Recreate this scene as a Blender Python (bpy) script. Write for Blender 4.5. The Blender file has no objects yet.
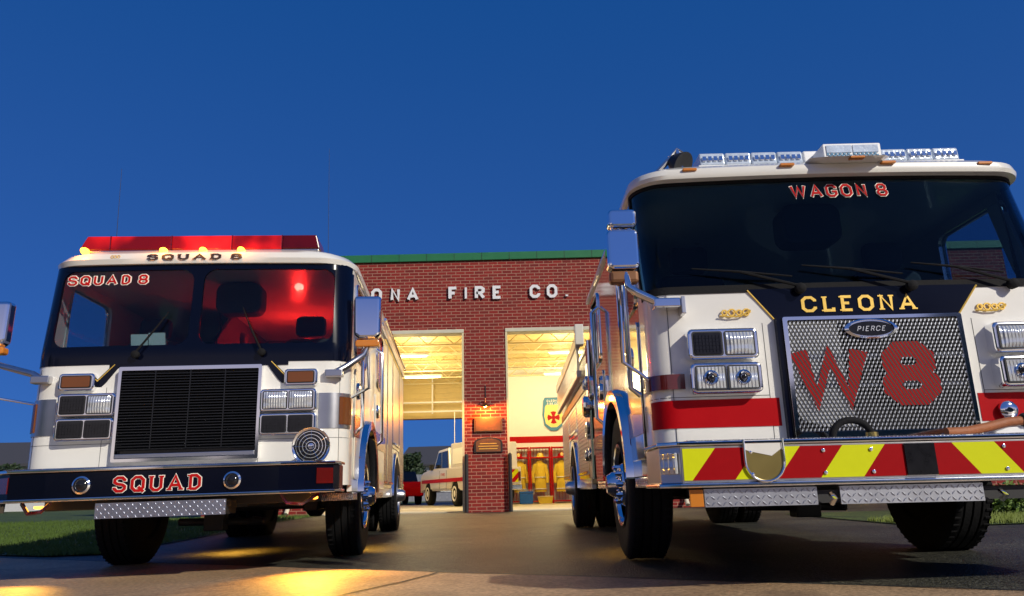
import bpy, bmesh, math, random
from math import pi, sin, cos, atan, radians
from mathutils import Vector, Matrix, geometry
random.seed(8)
SC = bpy.context.scene
COL = SC.collection

# ---------------------------------------------------------------- materials
def nt(name):
    m = bpy.data.materials.new(name); m.use_nodes = True
    N = m.node_tree.nodes; L = m.node_tree.links
    return m, N, L, N['Principled BSDF']
def mat(name, col, rough=.5, metal=0, coat=0, var=.12, scale=6, bump=0, bscale=60, emit=None, es=0, trans=0, rvar=.1, spec=.5, dirt=0):
    m, N, L, b = nt(name)
    tc = N.new('ShaderNodeTexCoord')
    no = N.new('ShaderNodeTexNoise'); no.inputs['Scale'].default_value = scale; no.inputs['Detail'].default_value = 6
    L.new(tc.outputs['Object'], no.inputs['Vector'])
    mx = N.new('ShaderNodeMix'); mx.data_type = 'RGBA'
    mx.inputs[6].default_value = (*[c*(1-var) for c in col], 1); mx.inputs[7].default_value = (*[min(1, c*(1+var)) for c in col], 1)
    L.new(no.outputs['Fac'], mx.inputs[0])
    out = mx.outputs[2]
    if dirt:
        n2 = N.new('ShaderNodeTexNoise'); n2.inputs['Scale'].default_value = 3; n2.inputs['Detail'].default_value = 8
        L.new(tc.outputs['Object'], n2.inputs['Vector'])
        r2 = N.new('ShaderNodeMapRange'); r2.inputs[1].default_value = .5; r2.inputs[2].default_value = .75
        L.new(n2.outputs['Fac'], r2.inputs[0])
        m2 = N.new('ShaderNodeMix'); m2.data_type = 'RGBA'; m2.inputs[7].default_value = (.12, .1, .08, 1)
        mm = N.new('ShaderNodeMath'); mm.operation = 'MULTIPLY'; mm.inputs[1].default_value = dirt
        L.new(r2.outputs[0], mm.inputs[0]); L.new(mm.outputs[0], m2.inputs[0]); L.new(out, m2.inputs[6]); out = m2.outputs[2]
    L.new(out, b.inputs['Base Color'])
    mr = N.new('ShaderNodeMapRange'); mr.inputs[3].default_value = max(0, rough-rvar*rough); mr.inputs[4].default_value = min(1, rough+rvar*rough*2)
    L.new(no.outputs['Fac'], mr.inputs[0]); L.new(mr.outputs[0], b.inputs['Roughness'])
    b.inputs['Metallic'].default_value = metal; b.inputs['Coat Weight'].default_value = coat; b.inputs['Coat Roughness'].default_value = .04
    b.inputs['Specular IOR Level'].default_value = spec
    b.inputs['Transmission Weight'].default_value = trans
    if emit:
        b.inputs['Emission Color'].default_value = (*emit, 1); b.inputs['Emission Strength'].default_value = es
    if bump:
        nb = N.new('ShaderNodeTexNoise'); nb.inputs['Scale'].default_value = bscale; nb.inputs['Detail'].default_value = 5
        L.new(tc.outputs['Object'], nb.inputs['Vector'])
        bp = N.new('ShaderNodeBump'); bp.inputs['Strength'].default_value = bump; bp.inputs['Distance'].default_value = .01
        L.new(nb.outputs['Fac'], bp.inputs['Height']); L.new(bp.outputs[0], b.inputs['Normal'])
    return m
def brick_mat():
    m, N, L, b = nt('brick')
    tc = N.new('ShaderNodeTexCoord'); sx = N.new('ShaderNodeSeparateXYZ'); cx = N.new('ShaderNodeCombineXYZ'); ad = N.new('ShaderNodeMath')
    L.new(tc.outputs['Object'], sx.inputs[0]); L.new(sx.outputs[0], ad.inputs[0]); L.new(sx.outputs[1], ad.inputs[1])
    L.new(ad.outputs[0], cx.inputs[0]); L.new(sx.outputs[2], cx.inputs[1])
    br = N.new('ShaderNodeTexBrick'); L.new(cx.outputs[0], br.inputs['Vector'])
    br.inputs['Scale'].default_value = 1; br.inputs['Brick Width'].default_value = .235; br.inputs['Row Height'].default_value = .08
    br.inputs['Mortar Size'].default_value = .009; br.inputs['Mortar Smooth'].default_value = .1
    br.inputs['Color1'].default_value = (.25, .015, .01, 1); br.inputs['Color2'].default_value = (.15, .01, .008, 1)
    br.inputs['Mortar'].default_value = (.38, .19, .13, 1); br.inputs['Bias'].default_value = -.1
    no = N.new('ShaderNodeTexNoise'); no.inputs['Scale'].default_value = 3; no.inputs['Detail'].default_value = 8; L.new(tc.outputs['Object'], no.inputs['Vector'])
    mx = N.new('ShaderNodeMix'); mx.data_type = 'RGBA'; mx.blend_type = 'MULTIPLY'; mx.inputs[0].default_value = .6
    L.new(br.outputs['Color'], mx.inputs[6]); L.new(no.outputs['Color'], mx.inputs[7])
    hs = N.new('ShaderNodeHueSaturation'); hs.inputs['Value'].default_value = 1.5; L.new(mx.outputs[2], hs.inputs['Color'])
    mx2 = N.new('ShaderNodeMix'); mx2.data_type = 'RGBA'; mx2.inputs[0].default_value = .5; L.new(br.outputs['Color'], mx2.inputs[6]); L.new(hs.outputs[0], mx2.inputs[7])
    L.new(br.outputs['Color'], b.inputs['Base Color']); b.inputs['Roughness'].default_value = .85
    bp = N.new('ShaderNodeBump'); bp.inputs['Strength'].default_value = .6; bp.inputs['Distance'].default_value = .01; bp.invert = True
    L.new(br.outputs['Fac'], bp.inputs['Height']); L.new(bp.outputs[0], b.inputs['Normal'])
    return m
def ground_mat(name, c1, c2, scale, bump, rough=.8, spots=None, speck=None):
    m, N, L, b = nt(name)
    tc = N.new('ShaderNodeTexCoord')
    def noise(s, d=8, dist=0):
        n = N.new('ShaderNodeTexNoise'); n.inputs['Scale'].default_value = s; n.inputs['Detail'].default_value = d; n.inputs['Distortion'].default_value = dist
        L.new(tc.outputs['Object'], n.inputs['Vector']); return n
    a = noise(scale, 9, .6); r = N.new('ShaderNodeValToRGB'); r.color_ramp.elements[0].position = .32; r.color_ramp.elements[1].position = .7
    r.color_ramp.elements[0].color = (*c1, 1); r.color_ramp.elements[1].color = (*c2, 1); L.new(a.outputs['Fac'], r.inputs[0])
    out = r.outputs[0]
    f = noise(38, 7); mx = N.new('ShaderNodeMix'); mx.data_type = 'RGBA'; mx.blend_type = 'OVERLAY'; mx.inputs[0].default_value = 1 if speck is None else speck
    cr = N.new('ShaderNodeMapRange'); cr.inputs[1].default_value = .36; cr.inputs[2].default_value = .64; cr.inputs[3].default_value = .1; cr.inputs[4].default_value = .9; L.new(f.outputs['Fac'], cr.inputs[0]); L.new(out, mx.inputs[6]); L.new(cr.outputs[0], mx.inputs[7]); out = mx.outputs[2]
    if spots:
        s = noise(1.3, 5, 1.2); rr = N.new('ShaderNodeMapRange'); rr.inputs[1].default_value = .56; rr.inputs[2].default_value = .66
        L.new(s.outputs['Fac'], rr.inputs[0]); m2 = N.new('ShaderNodeMix'); m2.data_type = 'RGBA'; m2.inputs[7].default_value = (*spots, 1)
        q = N.new('ShaderNodeMath'); q.operation = 'MULTIPLY'; q.inputs[1].default_value = .6; L.new(rr.outputs[0], q.inputs[0])
        L.new(q.outputs[0], m2.inputs[0]); L.new(out, m2.inputs[6]); out = m2.outputs[2]
    L.new(out, b.inputs['Base Color']); b.inputs['Roughness'].default_value = rough
    bb = noise(70, 6); bp = N.new('ShaderNodeBump'); bp.inputs['Strength'].default_value = bump; bp.inputs['Distance'].default_value = .02
    L.new(bb.outputs['Fac'], bp.inputs['Height']); L.new(bp.outputs[0], b.inputs['Normal'])
    return m
def tread_mat():
    m, N, L, b = nt('tread_plate'); b.inputs['Metallic'].default_value = 1; b.inputs['Roughness'].default_value = .25
    tc = N.new('ShaderNodeTexCoord'); outs = []
    for ang in (45, -45):
        mp = N.new('ShaderNodeMapping'); mp.inputs['Rotation'].default_value = (0, radians(ang), 0); mp.inputs['Scale'].default_value = (42, 1, 18)
        L.new(tc.outputs['Object'], mp.inputs[0]); v = N.new('ShaderNodeTexBrick')
        sx = N.new('ShaderNodeSeparateXYZ'); cx = N.new('ShaderNodeCombineXYZ'); L.new(mp.outputs[0], sx.inputs[0]); L.new(sx.outputs[0], cx.inputs[0]); L.new(sx.outputs[2], cx.inputs[1])
        L.new(cx.outputs[0], v.inputs['Vector']); v.inputs['Scale'].default_value = 1; v.inputs['Mortar Size'].default_value = .13; v.inputs['Mortar Smooth'].default_value = .6
        v.inputs['Brick Width'].default_value = .8; v.inputs['Row Height'].default_value = .5; outs.append(v)
    ck = N.new('ShaderNodeTexChecker'); ck.inputs['Scale'].default_value = 30; L.new(tc.outputs['Object'], ck.inputs['Vector'])
    mx = N.new('ShaderNodeMix'); L.new(ck.outputs['Fac'], mx.inputs[0]); L.new(outs[0].outputs['Fac'], mx.inputs[2]); L.new(outs[1].outputs['Fac'], mx.inputs[3])
    bp = N.new('ShaderNodeBump'); bp.inputs['Strength'].default_value = .9; bp.inputs['Distance'].default_value = .006; bp.invert = True
    L.new(mx.outputs[0], bp.inputs['Height']); L.new(bp.outputs[0], b.inputs['Normal'])
    r = N.new('ShaderNodeValToRGB'); r.color_ramp.elements[0].color = (.75, .75, .78, 1); r.color_ramp.elements[1].color = (.3, .3, .33, 1)
    L.new(mx.outputs[0], r.inputs[0]); L.new(r.outputs[0], b.inputs['Base Color'])
    return m
def glass_mat(name, tint, alpha):
    m = bpy.data.materials.new(name); m.use_nodes = True; N = m.node_tree.nodes; L = m.node_tree.links
    N.remove(N['Principled BSDF']); o = N['Material Output']
    t = N.new('ShaderNodeBsdfTransparent'); t.inputs[0].default_value = (*tint, 1)
    g = N.new('ShaderNodeBsdfGlossy'); g.inputs['Roughness'].default_value = .02; g.inputs[0].default_value = (.9, .95, 1, 1)
    fr = N.new('ShaderNodeFresnel'); fr.inputs[0].default_value = 1.5
    ad = N.new('ShaderNodeMath'); ad.operation = 'ADD'; ad.inputs[1].default_value = alpha; L.new(fr.outputs[0], ad.inputs[0])
    ge = N.new('ShaderNodeNewGeometry'); inv = N.new('ShaderNodeMath'); inv.operation = 'SUBTRACT'; inv.inputs[0].default_value = 1; L.new(ge.outputs['Backfacing'], inv.inputs[1])
    ml = N.new('ShaderNodeMath'); ml.operation = 'MULTIPLY'; ml.use_clamp = True; L.new(ad.outputs[0], ml.inputs[0]); L.new(inv.outputs[0], ml.inputs[1])
    x = N.new('ShaderNodeMixShader'); L.new(ml.outputs[0], x.inputs[0]); L.new(t.outputs[0], x.inputs[1]); L.new(g.outputs[0], x.inputs[2]); L.new(x.outputs[0], o.inputs[0])
    return m
M = {}
M['white'] = mat('white_paint', (.78, .76, .7), .28, coat=.8, var=.03, dirt=.08)
M['cream'] = mat('cream_paint', (.75, .71, .6), .3, coat=.7, var=.04, dirt=.08)
M['red'] = mat('red_paint', (.4, .002, .005), .4, coat=0, spec=.12, var=.08)
M['maroon'] = mat('maroon_paint', (.2, .015, .015), .25, coat=.8)
M['black'] = mat('black_paint', (.002, .003, .01), .12, coat=0, spec=.3, var=.1)
M['polish'] = mat('polished_cab_side', (.8, .76, .72), .07, metal=1, var=.04)
M['rub'] = mat('rubber', (.007, .007, .008), .8, spec=.25, bump=.3, var=.3)
M['dark'] = mat('dark_metal', (.015, .015, .017), .6, var=.3)
M['chrome'] = mat('chrome', (.86, .87, .9), .07, metal=1, var=.03)
M['brushed'] = mat('brushed_steel', (.6, .6, .62), .28, metal=1, var=.1)
M['gold'] = mat('gold_leaf', (.85, .55, .1), .35, metal=.3, var=.12, scale=40)
M['goldedge'] = mat('pale_outline', (.9, .88, .76), .5)
M['redltr'] = mat('red_lettering', (.45, .008, .008), .6, spec=.1)
M['grltr'] = mat('dark_red_lettering', (.3, .006, .006), .6, spec=.1, var=.3, scale=60)
M['amberdark'] = mat('dark_amber_lens', (.16, .05, .012), .15, spec=.5)
M['blackltr'] = mat('black_lettering', (.02, .015, .02), .4)
M['yel'] = mat('reflective_yellow', (.62, .66, .0), .5, spec=.2, var=.04, scale=30)
M['chevred'] = mat('reflective_red', (.32, .001, .004), .5, spec=.1, var=.08, scale=30)
M['tread'] = tread_mat()
M['platemetal'] = mat('plate_metal', (.5, .52, .58), .36, metal=1, var=.15)
M['glass'] = glass_mat('windscreen_glass', (.6, .66, .7), -.01)
M['glasst'] = glass_mat('tinted_windscreen_glass', (.38, .5, .58), -.02)
M['glassd'] = glass_mat('dark_glass', (.82, .88, .9), .01)
M['mir'] = mat('mirror_chrome', (.9, .92, .98), .05, metal=1, var=.02)
M['amber'] = mat('amber_lens', (.6, .2, .02), .2, coat=.6)
M['amberlit'] = mat('lit_amber_lens', (.8, .3, .03), .3, emit=(1, .33, .03), es=6)
M['redlens'] = mat('red_lens', (.1, .004, .004), .15, coat=1)
M['redlit'] = mat('lit_red_lens', (.6, .01, .01), .2, emit=(1, .03, .01), es=14)
def ribbed_lamp():
    m, N, L, b = nt('ribbed_lamp'); b.inputs['Metallic'].default_value = .55; b.inputs['Roughness'].default_value = .12; b.inputs['Base Color'].default_value = (.72, .74, .76, 1)
    tc = N.new('ShaderNodeTexCoord'); h = []
    for dr, sc in (('X', 16), ('Z', 4)):
        wv = N.new('ShaderNodeTexWave'); wv.bands_direction = dr; wv.inputs['Scale'].default_value = sc; wv.inputs['Distortion'].default_value = .6; L.new(tc.outputs['Object'], wv.inputs['Vector']); h.append(wv)
    ad = N.new('ShaderNodeMath'); ad.operation = 'ADD'; L.new(h[0].outputs['Fac'], ad.inputs[0]); L.new(h[1].outputs['Fac'], ad.inputs[1])
    bp = N.new('ShaderNodeBump'); bp.inputs['Strength'].default_value = .5; bp.inputs['Distance'].default_value = .01; L.new(ad.outputs[0], bp.inputs['Height']); L.new(bp.outputs[0], b.inputs['Normal']); return m
M['lamp'] = ribbed_lamp()
def bar_mat(k=1.0):
    m, N, L, b = nt('lit_red_light_bar'); b.inputs['Base Color'].default_value = (.05, .0005, .0005, 1); b.inputs['Roughness'].default_value = .15
    tc = N.new('ShaderNodeTexCoord'); n = N.new('ShaderNodeTexNoise'); n.inputs['Scale'].default_value = 3; n.inputs['Detail'].default_value = 2; L.new(tc.outputs['Object'], n.inputs['Vector'])
    r = N.new('ShaderNodeMapRange'); r.interpolation_type = 'SMOOTHSTEP'; r.inputs[1].default_value = .38; r.inputs[2].default_value = .78; r.inputs[3].default_value = .12*k; r.inputs[4].default_value = 1.1*k
    L.new(n.outputs['Fac'], r.inputs[0]); b.inputs['Emission Color'].default_value = (1, .012, .01, 1); L.new(r.outputs[0], b.inputs['Emission Strength']); return m
for i_, k_ in enumerate((.7, .9, 2.2, 1.3, .05)): M['bar%d' % i_] = bar_mat(k_)
M['clearlit'] = mat('clear_bar_lens', (.6, .68, .78), .12, metal=.2, var=.25, scale=14, bump=.25, bscale=30)
M['lens'] = mat('clear_lens', (.55, .6, .68), .08, metal=.55, coat=1, var=.4, scale=70, bump=.4, bscale=40)
M['lampdark'] = mat('dark_lamp_lens', (.012, .012, .015), .12, spec=.4, coat=0, var=.5, scale=30)
M['brick'] = brick_mat()
M['green'] = mat('green_coping_metal', (.02, .16, .06), .4, var=.1)
M['lintel'] = mat('cream_lintel', (.62, .58, .44), .7)
M['deck'] = mat('cream_ceiling_deck', (.78, .62, .27), .45, var=.06)
M['joist'] = mat('cream_steel', (.72, .62, .36), .5)
M['wall'] = mat('cream_wall', (.8, .8, .78), .7, var=.04)
M['floor'] = mat('station_floor_concrete', (.5, .47, .38), .4, var=.15, scale=1.5)
M['letter'] = mat('white_sign_letter', (.8, .8, .8), .4, var=.02)
M['bronze'] = mat('bronze_board', (.2, .09, .04), .5, metal=.4, var=.3)
M['copper'] = mat('copper_shade', (.5, .2, .08), .3, metal=1)
M['asphalt'] = ground_mat('asphalt', (.013, .014, .011), (.075, .073, .052), .8, 1.0, .52, spots=(.02, .02, .018))
M['concrete'] = ground_mat('concrete', (.28, .18, .1), (.48, .32, .18), .9, .35, .6, spots=(.17, .11, .07), speck=.35)
M['farland'] = ground_mat('farland', (.03, .035, .03), (.06, .06, .05), .2, .3)
M['grass'] = mat('grass', (.07, .12, .015), .7, var=.6, scale=1.2)
M['lawn'] = ground_mat('lawn_soil', (.03, .055, .01), (.075, .11, .02), 1.2, .6)
M['vgrass'] = mat('bright_grass', (.13, .17, .02), .7, var=.5, scale=2)
M['leaf'] = mat('leaf', (.12, .19, .03), .5, var=.6, scale=5)
M['fol'] = mat('dark_foliage', (.02, .04, .012), .6, var=.5, scale=2)
M['bark'] = mat('bark', (.06, .045, .03), .9)
M['seat'] = mat('seat_fabric', (.05, .05, .055), .8)
M['cabin'] = mat('cab_lining', (.09, .08, .08), .7, var=.2)
M['paper'] = mat('glowing_paper', (.7, .8, .75), .7, emit=(.6, .85, .75), es=.12)  # slight emission stands in for light falling on the sheets
M['blue'] = mat('blue_plastic', (.01, .12, .5), .4)
M['coat'] = mat('turnout_coat_fabric', (.7, .5, .04), .8, var=.25, scale=5, bump=.5, bscale=9)
M['silver'] = mat('silver_tape', (.75, .75, .7), .3)
M['hose'] = mat('orange_hose', (.32, .1, .03), .6, var=.25, bump=.4)
M['brass'] = mat('brass', (.45, .35, .12), .3, metal=1)
M['shield'] = mat('shield_blue', (.04, .2, .36), .5)
M['shieldy'] = mat('shield_yellow', (.75, .65, .2), .5)
M['tube'] = mat('lit_lamp_tube', (1, .9, .6), .5, emit=(1, .8, .38), es=3)
M['bulb'] = mat('lit_bulb', (1, .5, .1), .5, emit=(1, .42, .06), es=60)
M['cladding'] = mat('house_cladding', (.55, .55, .55), .8)
M['shingle'] = mat('roof_shingle', (.05, .05, .06), .9)
M['fence'] = mat('fence_paint', (.22, .23, .27), .7)
M['louvre'] = mat('black_louvre', (.008, .009, .011), .18, spec=.45)

# ---------------------------------------------------------------- mesh helpers
class MB:
    def __init__(s): s.v = []; s.f = []; s.m = []
    def add(s, vs, fs, mi=0):
        b = len(s.v); s.v += [tuple(p) for p in vs]
        for f in fs: s.f.append([b+i for i in f]); s.m.append(mi)
        return s
    def box(s, x0, x1, y0, y1, z0, z1, mi=0):
        v = [(x, y, z) for z in (z0, z1) for y in (y0, y1) for x in (x0, x1)]
        return s.add(v, [(0, 2, 3, 1), (4, 5, 7, 6), (0, 1, 5, 4), (2, 6, 7, 3), (0, 4, 6, 2), (1, 3, 7, 5)], mi)
    def prism(s, poly, a0, a1, ax='z', mi=0, holes=()):
        """poly in the plane across ax, extruded a0..a1. ax z:(x,y) y:(x,z) x:(y,z)"""
        def P(p, a): return (p[0], p[1], a) if ax == 'z' else (p[0], a, p[1]) if ax == 'y' else (a, p[0], p[1])
        loops = [list(poly)]+[list(h) for h in holes]
        flat = [p for l in loops for p in l]
        tris = geometry.tessellate_polygon([[Vector((p[0], p[1], 0)) for p in l] for l in loops]) if holes else [list(range(len(poly)))]
        n = len(flat); vs = [P(p, a0) for p in flat]+[P(p, a1) for p in flat]
        fs = [tuple(t) for t in tris]+[tuple(n+i for i in reversed(t)) for t in tris]
        o = 0
        for l in loops:
            k = len(l)
            for i in range(k): j = (i+1) % k; fs.append((o+i, o+j, n+o+j, n+o+i))
            o += k
        return s.add(vs, fs, mi)
    def tube(s, pts, r, n=8, mi=0, closed=False):
        pts = [Vector(p) for p in pts]; rings = []; k = len(pts); up = None
        for i, p in enumerate(pts):
            if closed: d = pts[(i+1) % k]-pts[i-1]
            else: d = pts[min(i+1, k-1)]-pts[max(i-1, 0)]
            d.normalize()
            if up is None: up = Vector((0, 0, 1)) if abs(d.z) < .9 else Vector((1, 0, 0))
            a = d.cross(up).normalized(); b = d.cross(a).normalized(); up = -b if up.dot(b) < 0 else b
            rr = r[i] if isinstance(r, (list, tuple)) else r
            a = d.cross(up).normalized(); b = a.cross(d)
            rings.append([p+a*rr*cos(2*pi*j/n)+b*rr*sin(2*pi*j/n) for j in range(n)])
        vs = [q for R in rings for q in R]; fs = []
        for i in range(k if closed else k-1):
            for j in range(n): fs.append((i*n+j, i*n+(j+1) % n, ((i+1) % k)*n+(j+1) % n, ((i+1) % k)*n+j))
        if not closed: fs += [tuple(reversed(range(n))), tuple(range((k-1)*n, k*n))]
        return s.add(vs, fs, mi)
    def lathe(s, prof, c, ax='x', n=32, mi=0):
        """prof: (radius, along)"""
        vs = []; fs = []
        for r, a in prof:
            for j in range(n):
                t = 2*pi*j/n; u, w = r*cos(t), r*sin(t)
                vs.append((c[0]+a, c[1]+u, c[2]+w) if ax == 'x' else (c[0]+u, c[1]+a, c[2]+w) if ax == 'y' else (c[0]+u, c[1]+w, c[2]+a))
        for i in range(len(prof)-1):
            for j in range(n): fs.append((i*n+j, i*n+(j+1) % n, (i+1)*n+(j+1) % n, (i+1)*n+j))
        fs += [tuple(range(n)), tuple(range((len(prof)-1)*n, len(prof)*n))]
        return s.add(vs, fs, mi)
    def build(s, name, mats, parent=None, bevel=0, smooth=False, seg=2):
        me = bpy.data.meshes.new(name); me.from_pydata(s.v, [], s.f)
        if not isinstance(mats, (list, tuple)): mats = [mats]
        for m in mats: me.materials.append(M[m])
        me.polygons.foreach_set('material_index', s.m)
        bm = bmesh.new(); bm.from_mesh(me); bmesh.ops.recalc_face_normals(bm, faces=bm.faces); bm.to_mesh(me); bm.free()
        if smooth: me.shade_smooth() if hasattr(me, 'shade_smooth') else me.polygons.foreach_set('use_smooth', [True]*len(me.polygons))
        o = bpy.data.objects.new(name, me); COL.objects.link(o); o.parent = parent
        if smooth:
            me.set_sharp_from_angle(angle=radians(38))
        if bevel:
            b = o.modifiers.new('bevel', 'BEVEL'); b.width = bevel; b.segments = seg; b.limit_method = 'ANGLE'; b.angle_limit = radians(40); b.harden_normals = False
        return o
def box(x0, x1, y0, y1, z0, z1): return MB().box(x0, x1, y0, y1, z0, z1)
def tag(o, label=None, cat=None, group=None, kind=None):
    for k, v in (('label', label), ('category', cat), ('group', group), ('kind', kind)):
        if v: o[k] = v
    return o
def thing(name, loc, label, cat, group=None, rot=(0, 0, 0)):
    o = bpy.data.objects.new(name, None); COL.objects.link(o); o.location = loc; o.rotation_euler = rot; o.empty_display_size = .2
    return tag(o, label, cat, group)
def kids(o): return [c for c in bpy.data.objects if c.parent == o]
def copy_tree(o, parent=None):
    c = o.copy(); COL.objects.link(c); c.parent = parent
    for k in kids(o): copy_tree(k, c)
    return c
def lamp(name, kind, loc, energy, color, parent=None, size=.2, rot=(0, 0, 0), **kw):
    l = bpy.data.lights.new(name, kind); l.energy = energy; l.color = color
    if kind == 'AREA': l.shape = 'RECTANGLE'; l.size = size; l.size_y = kw.get('sy', size)
    elif kind in ('POINT', 'SPOT'): l.shadow_soft_size = size
    if kind == 'SPOT': l.spot_size = radians(kw.get('cone', 100)); l.spot_blend = kw.get('blend', .6)
    o = bpy.data.objects.new(name, l); COL.objects.link(o); o.location = loc; o.rotation_euler = rot; o.parent = parent; return o

# ---------------------------------------------------------------- stroke lettering
def oct_(x0, y0, x1, y1, c): return [(x0+c, y0), (x1-c, y0), (x1, y0+c), (x1, y1-c), (x1-c, y1), (x0+c, y1), (x0, y1-c), (x0, y0+c), (x0+c, y0)]
K = .2
GL = {
 'A': (.86, [[(.03, 0), (.43, 1), (.83, 0)], [(.2, .32), (.66, .32)]]),
 'C': (.74, [[(.74, .7), (.74, .8), (.54, 1), (.2, 1), (0, .8), (0, .2), (.2, 0), (.54, 0), (.74, .2), (.74, .3)]]),
 'D': (.74, [[(.12, 0), (.5, 0), (.74, .22), (.74, .78), (.5, 1), (.12, 1)], [(.12, 0), (.12, 1)]]),
 'E': (.66, [[(.66, .0), (.1, 0), (.1, 1), (.66, 1)], [(.1, .52), (.5, .52)]]),
 'F': (.64, [[(.1, 0), (.1, 1), (.64, 1)], [(.1, .52), (.5, .52)]]),
 'G': (.76, [[(.74, .74), (.74, .8), (.54, 1), (.2, 1), (0, .8), (0, .2), (.2, 0), (.54, 0), (.74, .18), (.74, .42), (.42, .42)]]),
 'I': (.2, [[(.1, 0), (.1, 1)]]),
 'L': (.62, [[(.1, 1), (.1, 0), (.62, 0), (.62, .2)]]),
 'N': (.78, [[(.08, 0), (.08, 1), (.7, 0), (.7, 1)]]),
 'O': (.76, [oct_(0, 0, .76, 1, .22)]),
 'P': (.68, [[(.1, 0), (.1, 1), (.5, 1), (.68, .86), (.68, .6), (.5, .46), (.1, .46)]]),
 'Q': (.76, [oct_(0, 0, .76, 1, .22), [(.42, .28), (.8, -.1)]]),
 'R': (.74, [[(.1, 0), (.1, 1), (.5, 1), (.7, .86), (.7, .62), (.5, .48), (.1, .48)], [(.42, .48), (.74, 0)]]),
 'S': (.7, [[(.68, .74), (.68, .82), (.5, 1), (.18, 1), (0, .84), (0, .66), (.16, .54), (.54, .47), (.7, .34), (.7, .16), (.52, 0), (.18, 0), (0, .18), (0, .27)]]),
 'U': (.76, [[(.04, 1), (.04, .2), (.24, 0), (.52, 0), (.72, .2), (.72, 1)]]),
 'W': (1.1, [[(0, 1), (.26, 0), (.55, .9), (.84, 0), (1.1, 1)]]),
 '1': (.2, [[(.0, .8), (.16, 1), (.16, 0)]]),
 '8': (.7, [oct_(.04, .5, .66, 1, .15), oct_(0, 0, .7, .5, .17)]),
 '9': (.7, [[(.68, .5), (.16, .5), (0, .62), (0, .88), (.16, 1), (.52, 1), (.68, .86), (.68, .2), (.5, 0), (.1, 0)]]),
 '.': (.12, [[(.06, 0), (.06, .14)]]),
 '-': (.4, [[(0, .5), (.4, .5)]]),
}
SER = {'A': [(.03, 0), (.83, 0)], 'D': [(.08, 0), (.08, 1)], 'E': [(.06, 0), (.06, 1)], 'L': [(.1, 1), (.06, 0)], 'N': [(.08, 0), (.06, 1), (.7, 1)], 'U': [(.04, 1), (.72, 1)], 'W': [(0, 1), (1.1, 1), (.55, .95)], 'R': [(.1, 0), (.08, 1), (.74, 0)], 'P': [(.1, 0)], 'F': [(.1, 0), (.06, 1)], 'I': [(.1, 0), (.1, 1)], '1': [(.16, 0)]}
def ribbon(pts, hw, ext=0):
    P = [Vector(p) for p in pts]; closed = (P[0]-P[-1]).length < 1e-6
    if closed: P = P[:-1]
    k = len(P); Lf = []; Rt = []
    if not closed and ext:
        P[0] = P[0]+(P[0]-P[1]).normalized()*ext; P[-1] = P[-1]+(P[-1]-P[-2]).normalized()*ext
    for i in range(k):
        a = (P[i]-P[i-1]).normalized() if (closed or i > 0) else None
        b = (P[(i+1) % k]-P[i]).normalized() if (closed or i < k-1) else None
        a = a or b; b = b or a
        na = Vector((-a.y, a.x)); nb = Vector((-b.y, b.x)); m = (na+nb)
        m = m.normalized() if m.length > 1e-5 else na
        q = hw/max(.68, m.dot(na)); Lf.append(P[i]+m*q); Rt.append(P[i]-m*q)
    return Lf, Rt, closed
def lettering(mb, text, w, h, sw, fn, th=.003, base=.0, mi=0, serif=False, ext=0, gap=.3, italic=0, out=0, word=None):
    """fn(x, z, off) -> point; x centred, z from 0 to h; off outwards. Letter heads fit into height h with stroke width sw (fraction of h)."""
    hwid = sw/2; total = 0; lay = []
    wi = 0
    for ch in text:
        if ch == ' ': total += .5; wi += 1; continue
        lay.append((ch, total, wi)); total += GL[ch][0]+gap+sw
    total -= gap
    sx = (w-0)/total
    n = 0
    for ch, x0, wi in lay:
        if word is not None and wi != word: continue
        strokes = [(s, hwid+out, ext+out) for s in GL[ch][1]]
        if serif:
            for (ax, ay) in SER.get(ch, []):
                yy = ay
                strokes.append(([(ax-.17, yy), (ax+.17, yy)], hwid*.5+out, out))
        for si, (st, hw, ex) in enumerate(strokes):
            Lf, Rt, closed = ribbon(st, hw, ex)
            def mp(p, off):
                yy = hwid+p.y*(1-2*hwid)
                return fn((x0+hwid+p.x-total/2)*sx+italic*yy*h, yy*h, off)
            k = len(Lf); z1 = base+th+si*.00035; vs = []
            for i in range(k): vs += [mp(Lf[i], z1), mp(Rt[i], z1), mp(Lf[i], base), mp(Rt[i], base)]
            fs = []
            for i in range(k if closed else k-1):
                a = 4*i; b = 4*((i+1) % k)
                fs += [(a, a+1, b+1, b), (a, b, b+2, a+2), (a+1, a+3, b+3, b+1), (a+2, b+2, b+3, a+3)]
            if not closed: fs += [(0, 2, 3, 1), (4*k-4, 4*k-3, 4*k-1, 4*k-2)]
            mb.add(vs, fs, mi)
    return mb

# ---------------------------------------------------------------- terrain
def sst(t): t = max(0, min(1, t)); return t*t*(3-2*t)
def g(x, y):
    a = .0125*(max(-9, min(9, x))-2); t = sst((y-8)/9.5)
    return a*(1-t)+.035*t
def grid_coords(lo, hi, step, far, n=6):
    c = [lo+i*step for i in range(int(round((hi-lo)/step))+1)]
    ext = [far*((i+1)/n)**2 for i in range(n)]
    return [lo-e for e in reversed(ext)]+c+[hi+e for e in ext]
def sheet(name, poly_or_grid, m, off, kind='structure'):
    xs, ys = poly_or_grid; vs = [(x, y, g(x, y)+off) for y in ys for x in xs]; n = len(xs)
    fs = [(j*n+i, j*n+i+1, (j+1)*n+i+1, (j+1)*n+i) for j in range(len(ys)-1) for i in range(n-1)]
    o = MB().add(vs, fs).build(name, m, smooth=True); o['kind'] = kind; return o
sheet('ground', (grid_coords(-12, 12, 1, 380), grid_coords(-4, 32, 1, 380)), 'asphalt', 0)
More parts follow.
